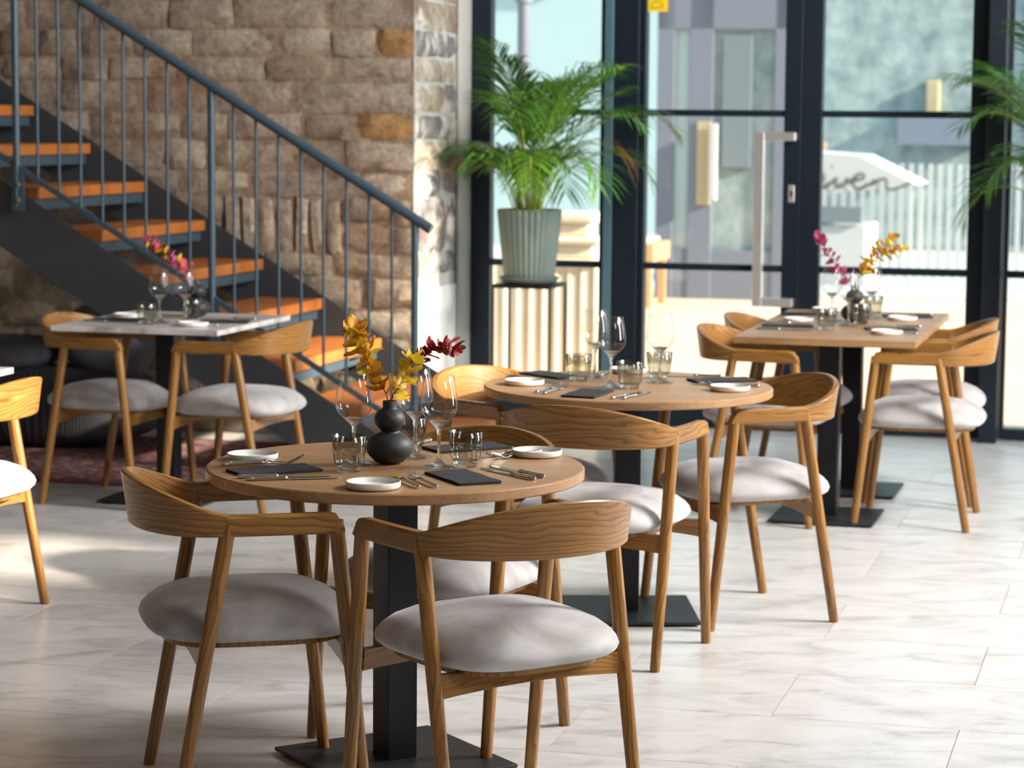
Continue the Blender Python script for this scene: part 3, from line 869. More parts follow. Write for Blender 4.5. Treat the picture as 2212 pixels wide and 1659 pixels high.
chL = chair(1.755, 10.385, 1.36, 'wooden armchair at the rectangular table, far one on the window side', GC)
chI = chair(1.072, 9.821, -1.918, 'wooden armchair at the rectangular table, near one on the stair side', GC)
chJ = chair(1.235, 10.43, -1.90, 'wooden armchair at the rectangular table, far one on the stair side', GC)
chM = chair(-1.640, 10.128, -1.933, 'wooden armchair at the marble table by the stairs, beside the dark cushions', GC)
chN = chair(-1.148, 9.974, 1.279, 'wooden armchair at the marble table by the stairs, nearer the round tables', GC)
chO = chair(-1.834, 7.72, 1.28, 'sunlit wooden armchair cut off by the picture edge, at the white table corner', GC)
# loose felt glide beside a chair foot
fg = ob('felt_glide', J('felt_glide', [tube([(0, -.003, 0), (0, .003, 0)], .0135, 18)], ('felt',), 40), chA)
fg.location = (-.257 - .013, .209 - .004, .0145); fg.rotation_euler = (0, 0, 1.3)
fg['label'] = 'loose round felt glide at the chair foot'

# ------------------------------------------------------------------ tables
def pedestal(t, x, y, rz, base=.45, ztop=.72):
    col = bbox_mesh('column', -.041, .041, -.041, .041, .012, ztop, 'black_metal', .002)
    ob('column', col, t, (x, y, 0), (0, 0, rz))
    b_ = ob('base_plate', bbox_mesh('base_plate', -base / 2, base / 2, -base / 2, base / 2, .006, .016, 'base_metal', .003), t, (x, y, 0), (0, 0, rz))
    ob('top_plate', bbox_mesh('top_plate', -.16, .16, -.16, .16, ztop - .006, ztop, 'black_metal', 0), t, (x, y, 0), (0, 0, rz))
    ft = J('glide', [tube([(0, 0, 0), (0, 0, .007)], .018, 12)], ('black_metal',), 40)
    for sx in (-1, 1):
        for sy in (-1, 1): ob('glide', ft, b_, (sx * (base / 2 - .03), sy * (base / 2 - .03), 0))
def round_table(x, y, rz, label):
    t = thing('round_table', label, 'table', (x, y, 0), 0, 'round oak tables')
    r = .468
    me = J('table_top', [lathe([(0.0001, .7225), (r - .004, .7225), (r, .7265), (r, .746), (r - .003, .7495), (r - .006, .75), (.0001, .75)], 96)], ('oak_top',), 40)
    ob('table_top', me, t)
    pedestal(t, 0, 0, rz)
    return t
round_table(-.2863, 5.9548, math.radians(31.6), 'round oak table nearest the camera with the black gourd vase')
round_table(.3762, 7.8245, math.radians(2), 'round oak table in the middle, without a vase')
def rect_table(u0, u1, v0, v1, label, mat, cols, th_=.028, base=.45):
    p = W((u0 + u1) / 2, (v0 + v1) / 2, 0)
    t = thing('square_table' if v1 - v0 < 1 else 'rectangular_table', label, 'table', p, BROT)
    a, b = (u1 - u0) / 2, (v1 - v0) / 2
    ob('table_top', bbox_mesh('table_top', -a, a, -b, b, .75 - th_, .75, mat, .002), t)
    for dv in cols: pedestal(t, 0, dv, 0, base, .75 - th_)
    return t
rect_table(-1.650, -.926, 9.56, 11.06, 'long rectangular oak table by the glass doors', 'oak_top', (-.53, .23), base=.42)
rect_table(-4.387, -3.656, 9.07, 9.915, 'square marble topped table in front of the stairs', 'marble_top', (-.06,), .022, .46)
rect_table(-4.50, -3.771, 6.66, 7.514, 'sunlit white table corner at the picture edge', 'marble_top', (0,), .022, .46)

# ------------------------------------------------------------------ tableware
def wine_me():
    foot = [(.0001, .0), (.030, .0004), (.0425, .0014), (.0437, .0022), (.040, .0034), (.028, .0060), (.014, .0110), (.0070, .0190), (.0047, .032), (.0041, .055), (.0043, .080), (.0062, .0945), (.0125, .1035), (.0215, .1118), (.0250, .1150), (.0237, .1166), (.0185, .1135), (.0110, .1098), (.0001, .1085)]
    bowl = [(.0001, .1086), (.0110, .1098), (.0185, .1135), (.0250, .1152), (.0335, .1230), (.0400, .1305), (.0445, .1388), (.0462, .1480), (.0452, .1600), (.0422, .190), (.0366, .2275), (.0360, .2280), (.0354, .2276), (.0361, .2262)]
    return {'stem': J('stem', [lathe(foot, 40)], ('clear_glass',), True), 'bowl': J('bowl', [lathe(bowl, 56)], ('thin_glass',), True)}
def tumbler_me():
    def fl(a, z): return 1.0 + (0.022 * math.cos(18 * a) if .018 < z < .046 else 0.0)
    o = [(.0300, .0150), (.0345, .0195), (.0368, .026), (.0372, .036), (.0376, .044), (.0395, .0465), (.0408, .049), (.0402, .0515), (.0408, .056), (.0432, .0880), (.0425, .0885), (.0418, .0880), (.0394, .056), (.0388, .0515)]
    base = [(.0001, 0), (.0265, 0), (.0282, .0015), (.0286, .008), (.0300, .0145), (.0290, .0162), (.022, .0165), (.0001, .016)]
    return {'body': J('body', [lathe(o, 108, flute=fl)], ('smoke_shell',), True), 'base': J('base', [lathe(base, 48)], ('smoked_glass',), 40)}
def plate_me():
    r = .0645
    o = [(.0001, .0), (r - .012, .0), (r - .004, .0015), (r - .0005, .006), (r, .0155), (r - .0006, .0172), (r - .0024, .0178), (r - .0042, .0170), (r - .0055, .0085), (r - .009, .0062), (.0001, .0058)]
    V, F, U, M = lathe(o, 64)
    n = len(o)
    return mesh('side_plate', V, F, U, True, ('plate_glaze', 'plate_rim'), [1 if (k_ % (n - 1)) in (5, 6) else 0 for k_ in range(len(F))])
def napkin_me():
    parts = []
    for k_, (dx, dy) in enumerate(((0, 0), (.0012, .0008), (-.0008, .001))):
        z0 = .0005 + k_ * .0021
        nx = 10
        V, F = [], []
        for zz in (z0, z0 + .0019):
            for i in range(nx + 1):
                for y in (-.054, -.052, .052, .054):
                    x = -.105 + .21 * i / nx
                    V.append(Vector((x + dx, y + dy, zz + (.0006 * math.sin(i * 1.3 + y * 40) if zz > z0 else 0))))
        q = (nx + 1) * 4
        for i in range(nx):
            for j in range(3):
                a = i * 4 + j
                F.append((q + a, q + a + 4, q + a + 5, q + a + 1)); F.append((a, a + 1, a + 5, a + 4))
            F.append((i * 4, (i + 1) * 4, q + (i + 1) * 4, q + i * 4)); F.append((i * 4 + 3, q + i * 4 + 3, q + (i + 1) * 4 + 3, (i + 1) * 4 + 3))
        F.append((0, q, q + 1, 1)); F.append((1, q + 1, q + 2, 2)); F.append((2, q + 2, q + 3, 3))
        e = nx * 4
        for j in range(3): F.append((e + j, e + j + 1, q + e + j + 1, q + e + j))
        parts.append((V, F, None, None))
    return J('napkin', parts, ('napkin_cloth',), 35)
def strip(prof, mi=0):
    # prof: list of (x, half width, z, half thickness) -> flattened oval bar
    rings = []
    for x, hw, z, ht in prof:
        rings.append([(x, hw * math.cos(2 * PI * k_ / 8 + PI / 8), z + ht * math.sin(2 * PI * k_ / 8 + PI / 8)) for k_ in range(8)])
    return sweep(rings, mi)
def fork_me():
    h_ = J('handle', [strip([(0, .004, .006, .003), (.004, .0068, .006, .0042), (.012, .0072, .006, .0046), (.016, .0058, .006, .0036), (.022, .0062, .0062, .0036), (.06, .0056, .0068, .0032), (.094, .0052, .0078, .0036), (.098, .0066, .0080, .0046), (.104, .0066, .0080, .0046), (.107, .0040, .0078, .003), (.125, .0030, .0060, .0022), (.14, .0032, .0040, .0016)])], ('silver',), 60)
    parts = [strip([(.138, .0032, .0042, .0016), (.147, .0085, .0032, .0013), (.155, .0112, .0034, .0012), (.163, .0116, .0044, .0011)])]
    for k_ in range(4):
        y = -.0096 + .0064 * k_
        pr = [(.162, 0, .0044), (.172, 0, .0072), (.184, 0, .0125), (.196, 0, .0200)]
        rings = []
        for q, (x, _, z) in enumerate(pr):
            hw = .0019 - .0003 * q
            rings.append([(x, y + hw, z + .0008), (x, y - hw, z + .0008), (x, y - hw, z - .0008), (x, y + hw, z - .0008)])
        parts.append(sweep(rings))
    return {'handle': h_, 'tines': J('tines', parts, ('silver',), 60)}
def knife_me():
    h_ = J('handle', [strip([(0, .004, .0055, .0035), (.004, .0075, .0055, .005), (.013, .0080, .0055, .0052), (.017, .0064, .0055, .0042), (.024, .0072, .0055, .0044), (.07, .0066, .0055, .0042), (.086, .0062, .0055, .0042), (.089, .0078, .0055, .0052), (.095, .0078, .0055, .0052), (.098, .005, .005, .003)])], ('silver',), 60)
    pr = [(.096, .005, .004), (.11, .0082, .0028), (.15, .0092, .0022), (.19, .0092, .0022), (.215, .0070, .0022), (.228, .0022, .0022)]
    rings = [[(x, hw, z + .0009), (x, -hw * .9, z + .0009), (x, -hw * .9, z - .0003), (x, hw, z - .0009)] for x, hw, z in pr]
    return {'handle': h_, 'blade': J('blade', [sweep(rings)], ('silver',), 40)}
WG, TB, PLT, NAP, FK, KN = wine_me(), tumbler_me(), plate_me(), napkin_me(), fork_me(), knife_me()
ZT = .7502
def put(name, me, cat, x, y, label, group, rz=0.0, z=ZT):
    if isinstance(me, dict):
        t = thing(name, label, cat, (x, y, z), rz, group)
        for n_, m_ in me.items(): ob(n_, m_, t)
        return t
    return thing(name, label, cat, (x, y, z), rz, group, me)
def cutlery(kind, x, y, tx, ty, label, group, z=ZT, pitch=0.0):
    d = FK if kind == 'fork' else KN
    t = thing('dinner_' + kind, label, kind, (x, y, z), math.atan2(ty - y, tx - x), group)
    if pitch: t.rotation_euler = (0, -pitch, math.atan2(ty - y, tx - x))
    for n_, me in d.items(): ob(n_, me, t)
    return t
def napkin(c, label, group):
    # c: the four corners, long sides first-to-second and third-to-fourth or the other way
    P = [Vector((x, y)) for x, y in c]
    ctr = sum(P, Vector((0, 0))) / 4
    e1 = (P[1] - P[0] + P[2] - P[3]) / 2; e2 = (P[2] - P[1] + P[3] - P[0]) / 2
    d = e1 if e1.length >= e2.length else e2
    return put('napkin', NAP, 'napkin', ctr.x, ctr.y, label, group, math.atan2(d.y, d.x))
g1, g2, g3, g4 = 'tableware on the front round table', 'tableware on the middle round table', 'tableware on the rectangular table', 'tableware on the marble table'
# front round table
put('wine_glass', WG, 'glass', -.390, 5.964, 'clear stemmed wine glass just left of the black vase on the front table', g1)
put('wine_glass', WG, 'glass', -.244, 6.097, 'clear wine glass half hidden behind another, behind the vase on the front table', g1)
put('wine_glass', WG, 'glass', -.178, 5.920, 'clear wine glass right of the black vase on the front table, before a napkin', g1)
put('tumbler', TB, 'glass', -.394, 5.842, 'smoky ribbed tumbler overlapping the black vase on its unlit side', g1)
put('tumbler', TB, 'glass', -.113, 5.939, 'smoky ribbed tumbler beside the forks and plate at the front table edge', g1)
put('tumbler', TB, 'glass', -.262, 6.208, 'smoky tumbler mostly hidden behind the black vase', g1)
put('side_plate', PLT, 'plate', -.649, 6.031, 'white side plate behind the raised fork on the front table', g1)
put('side_plate', PLT, 'plate', -.320, 5.575, 'white side plate at the near rim of the front table', g1)
put('side_plate', PLT, 'plate', .065, 6.141, 'white side plate at the far right rim of the front table', g1)
napkin([(-.681, 5.827), (-.5, 5.949), (-.462, 5.817), (-.651, 5.722)], 'black folded napkin between forks and knives on the front table, side view', g1)
napkin([(-.208, 5.808), (-.118, 5.86), (-.026, 5.668), (-.116, 5.605)], 'black folded napkin in front of the tumbler on the front table', g1)
napkin([(-.215, 6.158), (-.072, 6.246), (-.037, 6.357), (-.139, 6.305)], 'black folded napkin behind the tumbler at the far rim of the front table', g1)
cutlery('fork', -.712, 5.902, -.515, 5.955, 'silver fork with raised tines above the napkin, near one of two', g1)
cutlery('fork', -.706, 5.935, -.515, 5.985, 'silver fork with raised tines beside the white plate, far one of two', g1)
cutlery('fork', -.214, 5.571, -.290, 5.76, 'silver fork next to the near white plate on the front table', g1)
cutlery('fork', -.173, 5.580, -.249, 5.77, 'silver fork between another fork and the black napkin on the front table', g1)
cutlery('fork', .055, 6.235, -.070, 6.085, 'silver fork with tines touching the tumbler on the front table', g1)
cutlery('fork', .080, 6.205, -.040, 6.055, 'silver fork tucked beside the far right plate on the front table', g1)
cutlery('knife', -.650, 5.705, -.40, 5.752, 'silver knife below the side napkin on the front table, far one of two', g1)
cutlery('knife', -.625, 5.672, -.39, 5.728, 'silver knife below the side napkin on the front table, near one of two', g1)
cutlery('knife', .056, 5.717, -.073, 5.902, 'silver knife with a green reflection beside the napkin, nearer one', g1)
cutlery('knife', .078, 5.757, -.055, 5.945, 'silver knife with a green reflection nearer the table rim', g1)
cutlery('knife', -.214, 6.40, -.290, 6.215, 'silver knife at the far rim of the front table behind the wine glass', g1)
# middle round table
put('wine_glass', WG, 'glass', .276, 8.046, 'farther wine glass of the overlapping pair on the middle table', g2)
put('wine_glass', WG, 'glass', .318, 7.754, 'nearer wine glass of the overlapping pair on the middle table', g2)
put('wine_glass', WG, 'glass', .483, 7.904, 'single wine glass in front of a tumbler on the middle table', g2)
put('tumbler', TB, 'glass', .219, 7.940, 'smoky tumbler next to the overlapping wine glasses on the middle table, stair side', g2)
put('tumbler', TB, 'glass', .377, 7.718, 'smoky tumbler in the middle of the middle round table', g2)
put('tumbler', TB, 'glass', .489, 8.033, 'smoky tumbler behind the single wine glass on the middle table', g2)
put('side_plate', PLT, 'plate', .040, 7.815, 'white side plate beside two forks on the middle table', g2)
put('side_plate', PLT, 'plate', .694, 7.688, 'white side plate by the napkin at the door side of the middle table', g2)
put('side_plate', PLT, 'plate', .395, 8.215, 'white side plate hidden behind the tumblers of the middle table', g2)
napkin([(.153, 7.442), (.234, 7.68), (.326, 7.647), (.238, 7.411)], 'black napkin at the near rim of the middle table', g2)
napkin([(.045, 8.12), (.105, 8.20), (.215, 8.06), (.150, 7.99)], 'black napkin behind the tumbler on the stair side of the middle table', g2)
napkin([(.596, 7.998), (.771, 8.05), (.800, 7.944), (.604, 7.9)], 'black napkin on the door side of the middle table', g2)
cutlery('fork', .076, 7.56, .161, 7.78, 'silver fork next to the white plate on the middle table', g2)
cutlery('fork', .100, 7.53, .192, 7.76, 'silver fork next to the near napkin on the middle table', g2)
cutlery('fork', .672, 7.74, .600, 7.95, 'silver fork between plate and napkin on the middle table, door side', g2)
cutlery('fork', .330, 8.18, .275, 8.00, 'silver fork lying behind the wine glasses on the middle table', g2)
cutlery('knife', .307, 7.415, .410, 7.62, 'silver knife at the near rim of the middle table, beside the napkin', g2)
cutlery('knife', .342, 7.415, .445, 7.63, 'silver knife at the near rim of the middle table, farther from the napkin', g2)
cutlery('knife', -.010, 8.03, .143, 7.90, 'dull silver knife behind the white plate on the middle table', g2)
cutlery('knife', -.020, 7.99, .130, 7.87, 'dull silver knife just behind the plate on the middle table', g2)
cutlery('knife', .705, 8.09, .50, 8.11, 'silver knife at the far rim of the middle table', g2)
cutlery('knife', .800, 7.80, .60, 7.86, 'silver knife between napkin and plate on the door side', g2)
# rectangular table
put('wine_glass', WG, 'glass', 1.414, 10.201, 'wine glass standing in front of the vase on the rectangular table', g3)
put('wine_glass', WG, 'glass', 1.385, 10.52, 'wine glass under the pink sprig on the rectangular table', g3)
put('wine_glass', WG, 'glass', 1.572, 10.62, 'wine glass under the yellow sprig on the rectangular table', g3)
put('tumbler', TB, 'glass', 1.295, 9.986, 'tumbler at the near edge of the rectangular table', g3)
put('tumbler', TB, 'glass', 1.598, 10.74, 'tumbler behind the vase on the rectangular table, window side', g3)
put('tumbler', TB, 'glass', 1.480, 10.30, 'tumbler right beside the vase foot on the rectangular table', g3)
put('side_plate', PLT, 'plate', 1.516, 9.812, 'white plate at the near window-side corner of the rectangular table', g3)
put('side_plate', PLT, 'plate', 1.692, 10.514, 'white plate at the far window-side seat of the rectangular table', g3)
put('side_plate', PLT, 'plate', 1.228, 10.40, 'white plate on the stair side of the rectangular table', g3)
put('side_plate', PLT, 'plate', 1.423, 10.98, 'white plate at the far end of the rectangular table', g3)
napkin([(1.449, 9.955), (1.662, 9.955), (1.680, 10.07), (1.470, 10.08)], 'black napkin behind the near window-side plate', g3)
napkin([(1.046, 10.094), (1.241, 10.093), (1.261, 10.203), (1.067, 10.216)], 'black napkin at the near stair-side seat of the rectangular table', g3)
napkin([(1.631, 10.632), (1.820, 10.628), (1.86, 10.746), (1.66, 10.748)], 'black napkin at the far window-side seat', g3)
napkin([(1.199, 10.745), (1.388, 10.709), (1.405, 10.841), (1.214, 10.86)], 'black napkin at the far stair-side seat', g3)
cutlery('knife', 1.005, 9.985, 1.22, 9.93, 'silver knife nearest the stair-side corner of the rectangular table', g3)
cutlery('knife', 1.715, 10.16, 1.50, 10.21, 'silver knife behind the near window-side napkin', g3)
cutlery('fork', 1.07, 10.285, 1.26, 10.25, 'silver fork behind the stair-side napkin on the rectangular table', g3)
cutlery('knife', 1.87, 10.80, 1.66, 10.84, 'silver knife at the far window-side corner of the rectangular table', g3)
cutlery('fork', 1.64, 9.80, 1.47, 9.87, 'silver fork behind the near window-side plate', g3)
# marble table
put('wine_glass', WG, 'glass', -1.463, 10.05, 'wine glass on the marble table, farther from the vase', g4)
put('wine_glass', WG, 'glass', -1.364, 10.10, 'wine glass on the marble table, in front of the vase', g4)
put('tumbler', TB, 'glass', -1.514, 10.02, 'tumbler left of the wine glasses on the marble table', g4)
put('tumbler', TB, 'glass', -1.361, 10.28, 'tumbler in front of the vase on the marble table', g4)
put('side_plate', PLT, 'plate', -1.310, 9.93, 'white plate at the near edge of the marble table', g4)
put('side_plate', PLT, 'plate', -1.640, 10.34, 'white plate at the far edge of the marble table', g4)
napkin([(-1.308, 10.066), (-1.113, 10.062), (-1.109, 10.165), (-1.30, 10.175)], 'dark napkin behind the near plate on the marble table', g4)
napkin([(-1.761, 10.123), (-1.556, 10.12), (-1.565, 10.229), (-1.755, 10.238)], 'dark napkin on the cushion side of the marble table', g4)
cutlery('knife', -1.085, 10.24, -1.29, 10.28, 'silver knife at the far edge of the marble table', g4)
cutlery('knife', -1.79, 10.10, -1.60, 10.09, 'silver knife on the cushion side of the marble table', g4)
cutlery('fork', -1.205, 9.90, -1.33, 10.02, 'silver fork beside the near plate on the marble table', g4)

# vases and dried eucalyptus sprigs
def vase_me():
    prof = [(.0001, 0), (.022, .0005), (.036, .006)]
    for k_ in range(1, 14):
        a = -.95 + k_ / 14 * 2.35
        prof.append((.0585 * math.cos(a) if True else 0, .044 + .0445 * math.sin(a)))
    prof += [(.0215, .0885)]
    for k_ in range(1, 12):
        a = -.98 + k_ / 12 * 2.10
        prof.append((.0385 * math.cos(a), .1195 + .0325 * math.sin(a)))
    prof += [(.0178, .1500), (.0172, .1530), (.0172, .168), (.0166, .1695), (.0145, .1698), (.0135, .1685), (.0130, .14), (.0001, .138)]
    V, F, U, M = lathe([(r_, z_ * .925) for r_, z_ in prof], 48)
    return mesh('gourd_vase', V, F, U, True, ('vase_ceramic',))
VASE = vase_me()
def leaf_mesh(seed, mat):
    r = random.Random(seed)
    n = 6
    V, F = [], []
    curl, fold = r.uniform(-.5, .7), r.uniform(.15, .45)
    for i in range(n + 1):
        s = i / n
        w = .44 * math.sin(PI * min(1, s * .96 + .03)) ** .75 * (1.05 - .3 * s) * r.uniform(.92, 1.08)
        zc_ = curl * (s - .4) ** 2
        for q in (-1, -.5, 0, .5, 1):
            V.append(Vector((s, w * q, zc_ + fold * w * abs(q) + .05 * math.sin(5 * s + 3 * q + seed))))
    for i in range(n):
        for q in range(4):
            a = i * 5 + q
            F.append((a, a + 1, a + 6, a + 5))
    return mesh('leaf', V, F, None, True, (mat,))
LEAVES = {m_: [leaf_mesh(s + i * 11, m_) for s in range(5)] for i, m_ in enumerate(('leaf_orange', 'leaf_yellow', 'leaf_red', 'leaf_pink', 'leaf_crimson'))}
def catmull(P, k=6):
    P = [Vector(p) for p in P]; Q = []
    for i in range(len(P) - 1):
        a, b, c, d = P[max(i - 1, 0)], P[i], P[i + 1], P[min(i + 2, len(P) - 1)]
        for j in range(k):
            s = j / k
            Q.append(0.5 * ((2 * b) + (c - a) * s + (2 * a - 5 * b + 4 * c - d) * s * s + (3 * b - a - 3 * c + d) * s ** 3))
    Q.append(P[-1]); return Q
def sprig(loc, path, mats_, label, n, size, seed, start=.18, group=None):
    r = random.Random(seed)
    t = thing('eucalyptus_sprig', label, 'dried plant', loc, 0, group)
    P = [(.0, .0, -.11)] + [(x, y, z) for x, y, z in path]
    Q = catmull(P, 7)
    ob('stem', J('stem', [tube(Q, [.0016 - .0009 * i / len(Q) for i in range(len(Q))], 6)], ('twig',), True), t)
    N0 = 7
    for i in range(n):
        f = start + (1 - start) * i / (n - 1)
        j = N0 + f * (len(Q) - 1 - N0); a = int(min(j, len(Q) - 2)); p = Q[a].lerp(Q[a + 1], j - a)
        tg = (Q[a + 1] - Q[a]).normalized()
        ang = i * 2.4 + r.uniform(-.4, .4)
        side = tg.orthogonal().normalized(); side = Matrix.Rotation(ang, 3, tg) @ side
        d = (side * r.uniform(.75, 1.0) + tg * r.uniform(.15, .7)).normalized()
        if i == n - 1: d = (tg + side * .3).normalized()
        zax = (tg - d * tg.dot(d)).normalized() * r.choice((1, 1, -1))
        zax = (zax + Vector((r.uniform(-.5, .5), r.uniform(-.5, .5), r.uniform(-.3, .5)))); zax = (zax - d * zax.dot(d)).normalized()
        yax = zax.cross(d)
        s = size * r.uniform(.8, 1.15) * (1.0 if i < n - 3 else .8)
        m = Matrix((d, yax, zax)).transposed().to_4x4()
        o = ob('leaf', r.choice(LEAVES[r.choice(mats_)]), t)
        o.matrix_basis = Matrix.Translation(p) @ m @ Matrix.Diagonal((s, s, s, 1))
    return t
def vase(x, y, label):
    v_ = put('gourd_vase', VASE, 'vase', x, y, label, 'black gourd vases')
    ob('mouth', J('mouth', [lathe([(.0001, .1295), (.0128, .1295)], 24)], ('vase_inside',), True), v_)
    return Vector((x, y, ZT + .156))
nk = vase(-.303, 5.985, 'matte black double gourd vase on the front round table')
sprig(nk + Vector((-.005, 0, 0)), [(0, 0, 0), (-.020, .005, .044), (-.050, -.01, .101), (-.070, .0, .136), (-.078, .01, .160), (-.082, .005, .178)], ['leaf_orange', 'leaf_orange', 'leaf_yellow'], 'tall orange yellow eucalyptus sprig in the front vase', 38, .045, 5, .08)
sprig(nk + Vector((.004, -.003, 0)), [(0, 0, 0), (.018, -.005, .035), (.036, -.01, .068), (.044, -.008, .09), (.056, -.01, .108)], ['leaf_yellow'], 'short bright yellow eucalyptus sprig in the front vase', 19, .046, 8, .08)
sprig(nk + Vector((.003, .004, 0)), [(0, 0, 0), (.045, .02, .050), (.068, .025, .095), (.100, .02, .126), (.133, .015, .139), (.158, .01, .130)], ['leaf_red'], 'dark red eucalyptus sprig leaning out of the front vase', 28, .034, 12, .38)
nk = vase(1.467, 10.40, 'matte black double gourd vase on the rectangular table')
sprig(nk, [(0, 0, 0), (-.05, 0, .045), (-.092, .01, .10), (-.135, .01, .16), (-.155, .01, .205)], ['leaf_pink'], 'pink eucalyptus sprig leaning out of the rectangular table vase', 26, .044, 21, .1)
sprig(nk + Vector((.004, 0, 0)), [(0, 0, 0), (.03, 0, .07), (.07, .01, .13), (.10, .01, .17), (.15, .0, .205)], ['leaf_yellow', 'leaf_orange'], 'golden eucalyptus sprig in the rectangular table vase', 28, .046, 22, .15)
sprig(nk + Vector((0, .003, 0)), [(0, 0, 0), (.04, 0, .06), (.10, .01, .12), (.15, .01, .145), (.20, .01, .16)], ['leaf_orange', 'leaf_yellow'], 'low golden eucalyptus sprig bending towards the window', 18, .040, 23, .35)
nk = vase(-1.356, 10.40, 'matte black double gourd vase on the marble table')
sprig(nk, [(0, 0, 0), (-.045, 0, .045), (-.10, .01, .09), (-.155, .01, .132), (-.205, .01, .162)], ['leaf_crimson', 'leaf_pink', 'leaf_crimson', 'leaf_yellow'], 'crimson and yellow eucalyptus sprig in the marble table vase', 34, .042, 31, .15)

# ------------------------------------------------------------------ rug, pouf and cushions under the stairs
rug = thing('rug', 'red and beige patterned woven rug under the marble table', 'rug', W(-4.75, 10.45, 0.0005), BROT)
ob('pile', bbox_mesh('pile', -1.15, 1.0, -.76, .76, 0, .007, 'rug_weave', .002), rug)
ob('border', bbox_mesh('border', -1.15, 1.0, -.775, -.745, 0, .0075, 'leaf_crimson', .002), rug).data.materials[0] = plain('rug_edge', (0.22, 0.03, 0.06), .95)
def blob(name, sx, sy, sz, p, mat, seg=36, rings_=18, dent=0.0, seed=0):
    r = random.Random(seed); ph = [r.uniform(0, 6) for _ in range(4)]
    V, F, U = [], [], []
    for j in range(rings_ + 1):
        b_ = -PI / 2 + PI * j / rings_
        cz = math.copysign(abs(math.sin(b_)) ** (2 / p), math.sin(b_)); cr = abs(math.cos(b_)) ** (2 / p)
        for i in range(seg):
            a = 2 * PI * i / seg
            c = math.copysign(abs(math.cos(a)) ** (2 / p), math.cos(a)); s = math.copysign(abs(math.sin(a)) ** (2 / p), math.sin(a))
            k_ = 1 + dent * (math.sin(3 * a + ph[0]) * .5 + math.sin(2 * b_ + 2 * a + ph[1]) * .5)
            V.append(Vector((c * cr * sx * k_, s * cr * sy * k_, (cz * sz) * (1 + dent * math.sin(2 * a + ph[2]))))); U.append((i / seg * 4, j / rings_))
    for j in range(rings_):
        for i in range(seg):
            k_ = (i + 1) % seg
            F.append((j * seg + i, j * seg + k_, (j + 1) * seg + k_, (j + 1) * seg + i))
    return J(name, [(V, F, U, None)], (mat,), True)
pf = thing('floor_pouf', 'large dark corduroy floor pouf under the stairs', 'pouf', W(-5.35, 10.93, .185), BROT, None, blob('floor_pouf', .62, .37, .19, 3.2, 'corduroy', seed=1, dent=.02))
c1 = thing('floor_cushion', 'dark grey cushion lying flat on the pouf', 'cushion', W(-5.62, 10.92, .435), BROT, 'dark cushions on the pouf', blob('floor_cushion', .34, .30, .085, 2.8, 'cushion_cloth', seed=2, dent=.05))
c2 = thing('floor_cushion', 'dark grey cushion tilted up beside the flat one on the pouf', 'cushion', W(-5.02, 11.0, .485), BROT, 'dark cushions on the pouf', blob('floor_cushion', .24, .10, .17, 2.6, 'cushion_cloth', seed=3, dent=.05))
c2.rotation_euler = (-.35, .5, BROT)

# ------------------------------------------------------------------ potted palms on black stands
def frond_me(seed, L, droop, mat, n=24, wide=1.0):
    r = random.Random(seed)
    # rachis in the x-z plane rising then arching over
    pts = []
    th = math.radians(r.uniform(64, 86)); p = Vector((0, 0, 0)); k_ = 22
    for i in range(k_ + 1):
        pts.append(p.copy())
        s = i / k_
        a = th - droop * s ** 1.7
        p = p + Vector((math.cos(a), 0, math.sin(a))) * (L / k_)
    V, F, U, M = tube(pts, [.0042 - .0034 * i / k_ for i in range(k_ + 1)], 5, mi=1)
    for q in range(n):
        f = .42 + .58 * q / (n - 1)
        j = f * k_; a = int(min(j, k_ - 1)); o = pts[a].lerp(pts[a + 1], j - a)
        tg = (pts[a + 1] - pts[a]).normalized()
        up = Vector((0, 1, 0)).cross(tg) * -1
        ll = (.28 * math.sin(PI * (.22 + .70 * (f - .42) / .58)) + .03) * wide * r.uniform(.88, 1.1)
        for sg in (-1, 1):
            d = (tg * r.uniform(.75, .95) + Vector((0, sg, 0)) * r.uniform(.55, .75) + up * r.uniform(.0, .22)).normalized()
            perp = d.cross(up).normalized()
            w = .0048 * r.uniform(.85, 1.2)
            b0 = len(V)
            for (s, ww, dz) in ((0, .35, 0), (.35, 1.0, .0), (.7, .8, -.018), (1, .05, -.055)):
                c = o + d * (ll * s) + Vector((0, 0, dz * ll / .2 * 1.1))
                V.append(c + perp * (w * ww)); V.append(c - perp * (w * ww)); U += [(0, 0), (0, 0)]
            for e in range(3):
                F.append((b0 + 2 * e, b0 + 2 * e + 1, b0 + 2 * e + 3, b0 + 2 * e + 2)); M.append(0)
    return mesh('frond', V, F, U, True, (mat, 'palm_stem'), M)
FR = [frond_me(100 + i, R.uniform(.80, 1.12), R.uniform(.8, 2.0), 'palm_green', 26) for i in range(14)]
FRS = [frond_me(140 + i, R.uniform(.45, .62), R.uniform(1.5, 2.6), 'palm_green', 18, .85) for i in range(5)]
FD = [frond_me(170 + i, R.uniform(.55, .75), R.uniform(2.3, 2.9), 'palm_dry', 16, .7) for i in range(3)]
FLOW = [frond_me(190 + i, R.uniform(.62, .80), R.uniform(2.4, 3.0), 'palm_green', 20, .9) for i in range(4)]
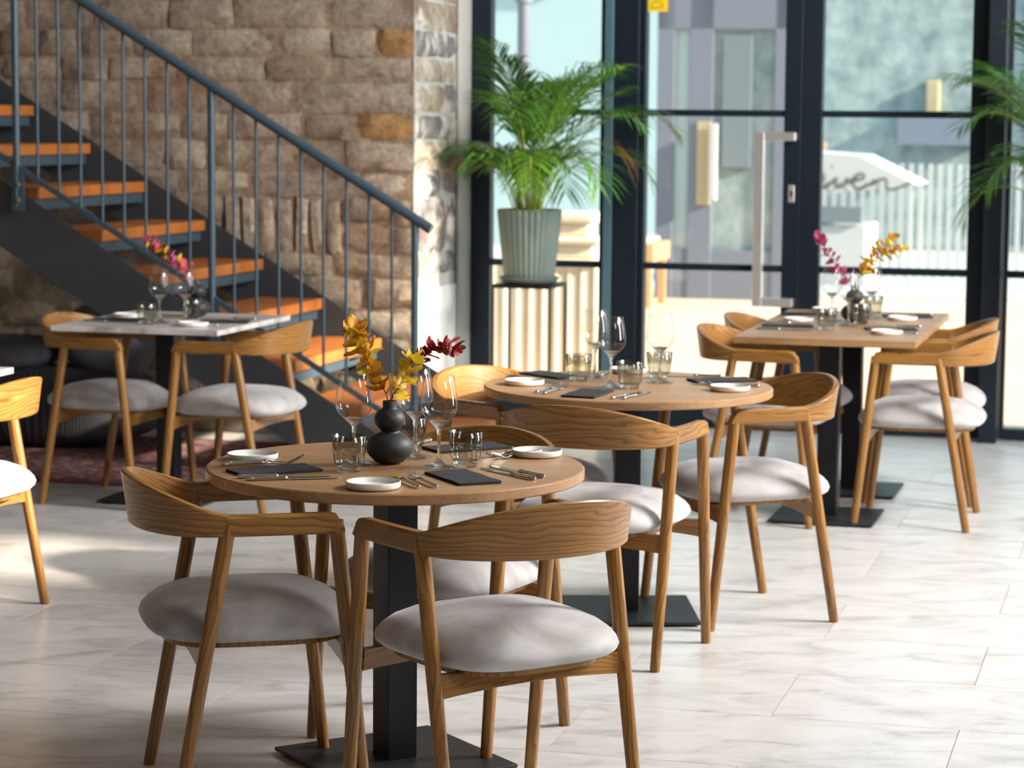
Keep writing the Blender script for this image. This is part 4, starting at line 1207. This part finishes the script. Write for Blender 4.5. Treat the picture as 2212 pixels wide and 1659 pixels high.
def palm(u, v, z, label, potlabel, rot, seed):
    r = random.Random(seed)
    t = thing('potted_palm', label, 'plant', W(u, v, z), BROT + rot, 'potted palms by the glass front')
    H, r1, r0 = .375, .163, .125
    nrib = 32
    def fl(a, zz): return 1.0 + .028 * math.cos(nrib * a)
    prof = [(.0001, .012), (r0 - .004, .012)] + [(r0 + (r1 - r0) * s, .016 + (H - .016) * s) for s in [i / 8 for i in range(9)]]
    inn = [(r1 - .004, H + .004), (r1 - .012, H), (r1 - .018, H - .05), (.0001, H - .05)]
    pot = ob('pot', J('pot', [lathe(prof, nrib * 5, flute=fl), lathe([(r1, H)] + inn, nrib * 5)], ('pot_sage',), 60), t)
    pot['label'] = 'sage green ribbed planter'
    ob('saucer', J('saucer', [lathe([(.0001, 0), (.12, 0), (.145, .012), (.155, .032), (.150, .034), (.138, .016), (.0001, .012)], 64)], ('pot_sage',), 50), t)
    ob('soil', J('soil', [lathe([(.0001, H - .045), (r1 - .02, H - .048)], 40)], ('soil',), True), t)
    n = 36
    for i in range(n):
        a = 2 * PI * i / n * 1.0 + r.uniform(-.25, .25) + (PI if i % 2 else 0)
        toward_wall = math.cos(a + rot) < -.55
        me = (r.choice(FRS) if toward_wall and u < -2 else r.choice(FR if i % 3 else FRS)) if i < 33 else r.choice(FD)
        rad = r.uniform(.0, .07)
        o = ob('frond', me, t, (rad * math.cos(a), rad * math.sin(a), H - .06), (0, r.uniform(-.10, .08), a))
        s = r.uniform(.88, 1.08); o.scale = (s * .95, s, s * 1.12)
    for i in range(7):
        a = 2 * PI * i / 7 + r.uniform(-.3, .3)
        if u < -2 and math.cos(a + rot) < -.4: continue
        o = ob('frond', r.choice(FLOW), t, (.05 * math.cos(a), .05 * math.sin(a), H - .06), (0, r.uniform(.0, .2), a))
    for i in range(9):
        a = r.uniform(0, 6.28); x, y = .05 * math.cos(a), .05 * math.sin(a)
        ob('cane', J('cane', [tube([(x, y, H - .06), (x * 1.3, y * 1.3, H + .12), (x * 1.9, y * 1.9, H + .30)], [.009, .0075, .005], 8)], ('palm_stem',), True), t)
    return t
def stand(u, v, label):
    t = thing('plant_stand', label, 'plant stand', W(u, v, 0), BROT, 'black plant stands')
    a, b, H = .155, .17, .77
    ob('top_plate', bbox_mesh('top_plate', -a, a, -b, b, H - .018, H, 'black_metal', .002), t)
    for sx in (-1, 1):
        for sy in (-1, 1): ob('leg', bbox_mesh('leg', sx * (a - .006) - .006, sx * (a - .006) + .006, sy * (b - .006) - .006, sy * (b - .006) + .006, 0, H - .018, 'black_metal', .001), t)
    for sy in (-1, 1): ob('foot_bar', bbox_mesh('foot_bar', -a + .012, a - .012, sy * (b - .006) - .006, sy * (b - .006) + .006, 0, .012, 'black_metal', .001), t)
    for sx in (-1, 1): ob('foot_bar', bbox_mesh('foot_bar', sx * (a - .006) - .006, sx * (a - .006) + .006, -b + .012, b - .012, 0, .012, 'black_metal', .001), t)
stand(-3.135, 12.03, 'thin black metal plant stand by the plain pillar')
palm(-3.135, 12.02, .7702, 'bushy areca palm in a ribbed sage pot on the stand by the pillar', '', .3, 4)
stand(-.42, 12.0, 'black metal plant stand beyond the picture edge by the last window')
palm(-.42, 12.0, .7702, 'areca palm whose fronds reach in at the picture edge before the window', '', 2.1, 9)
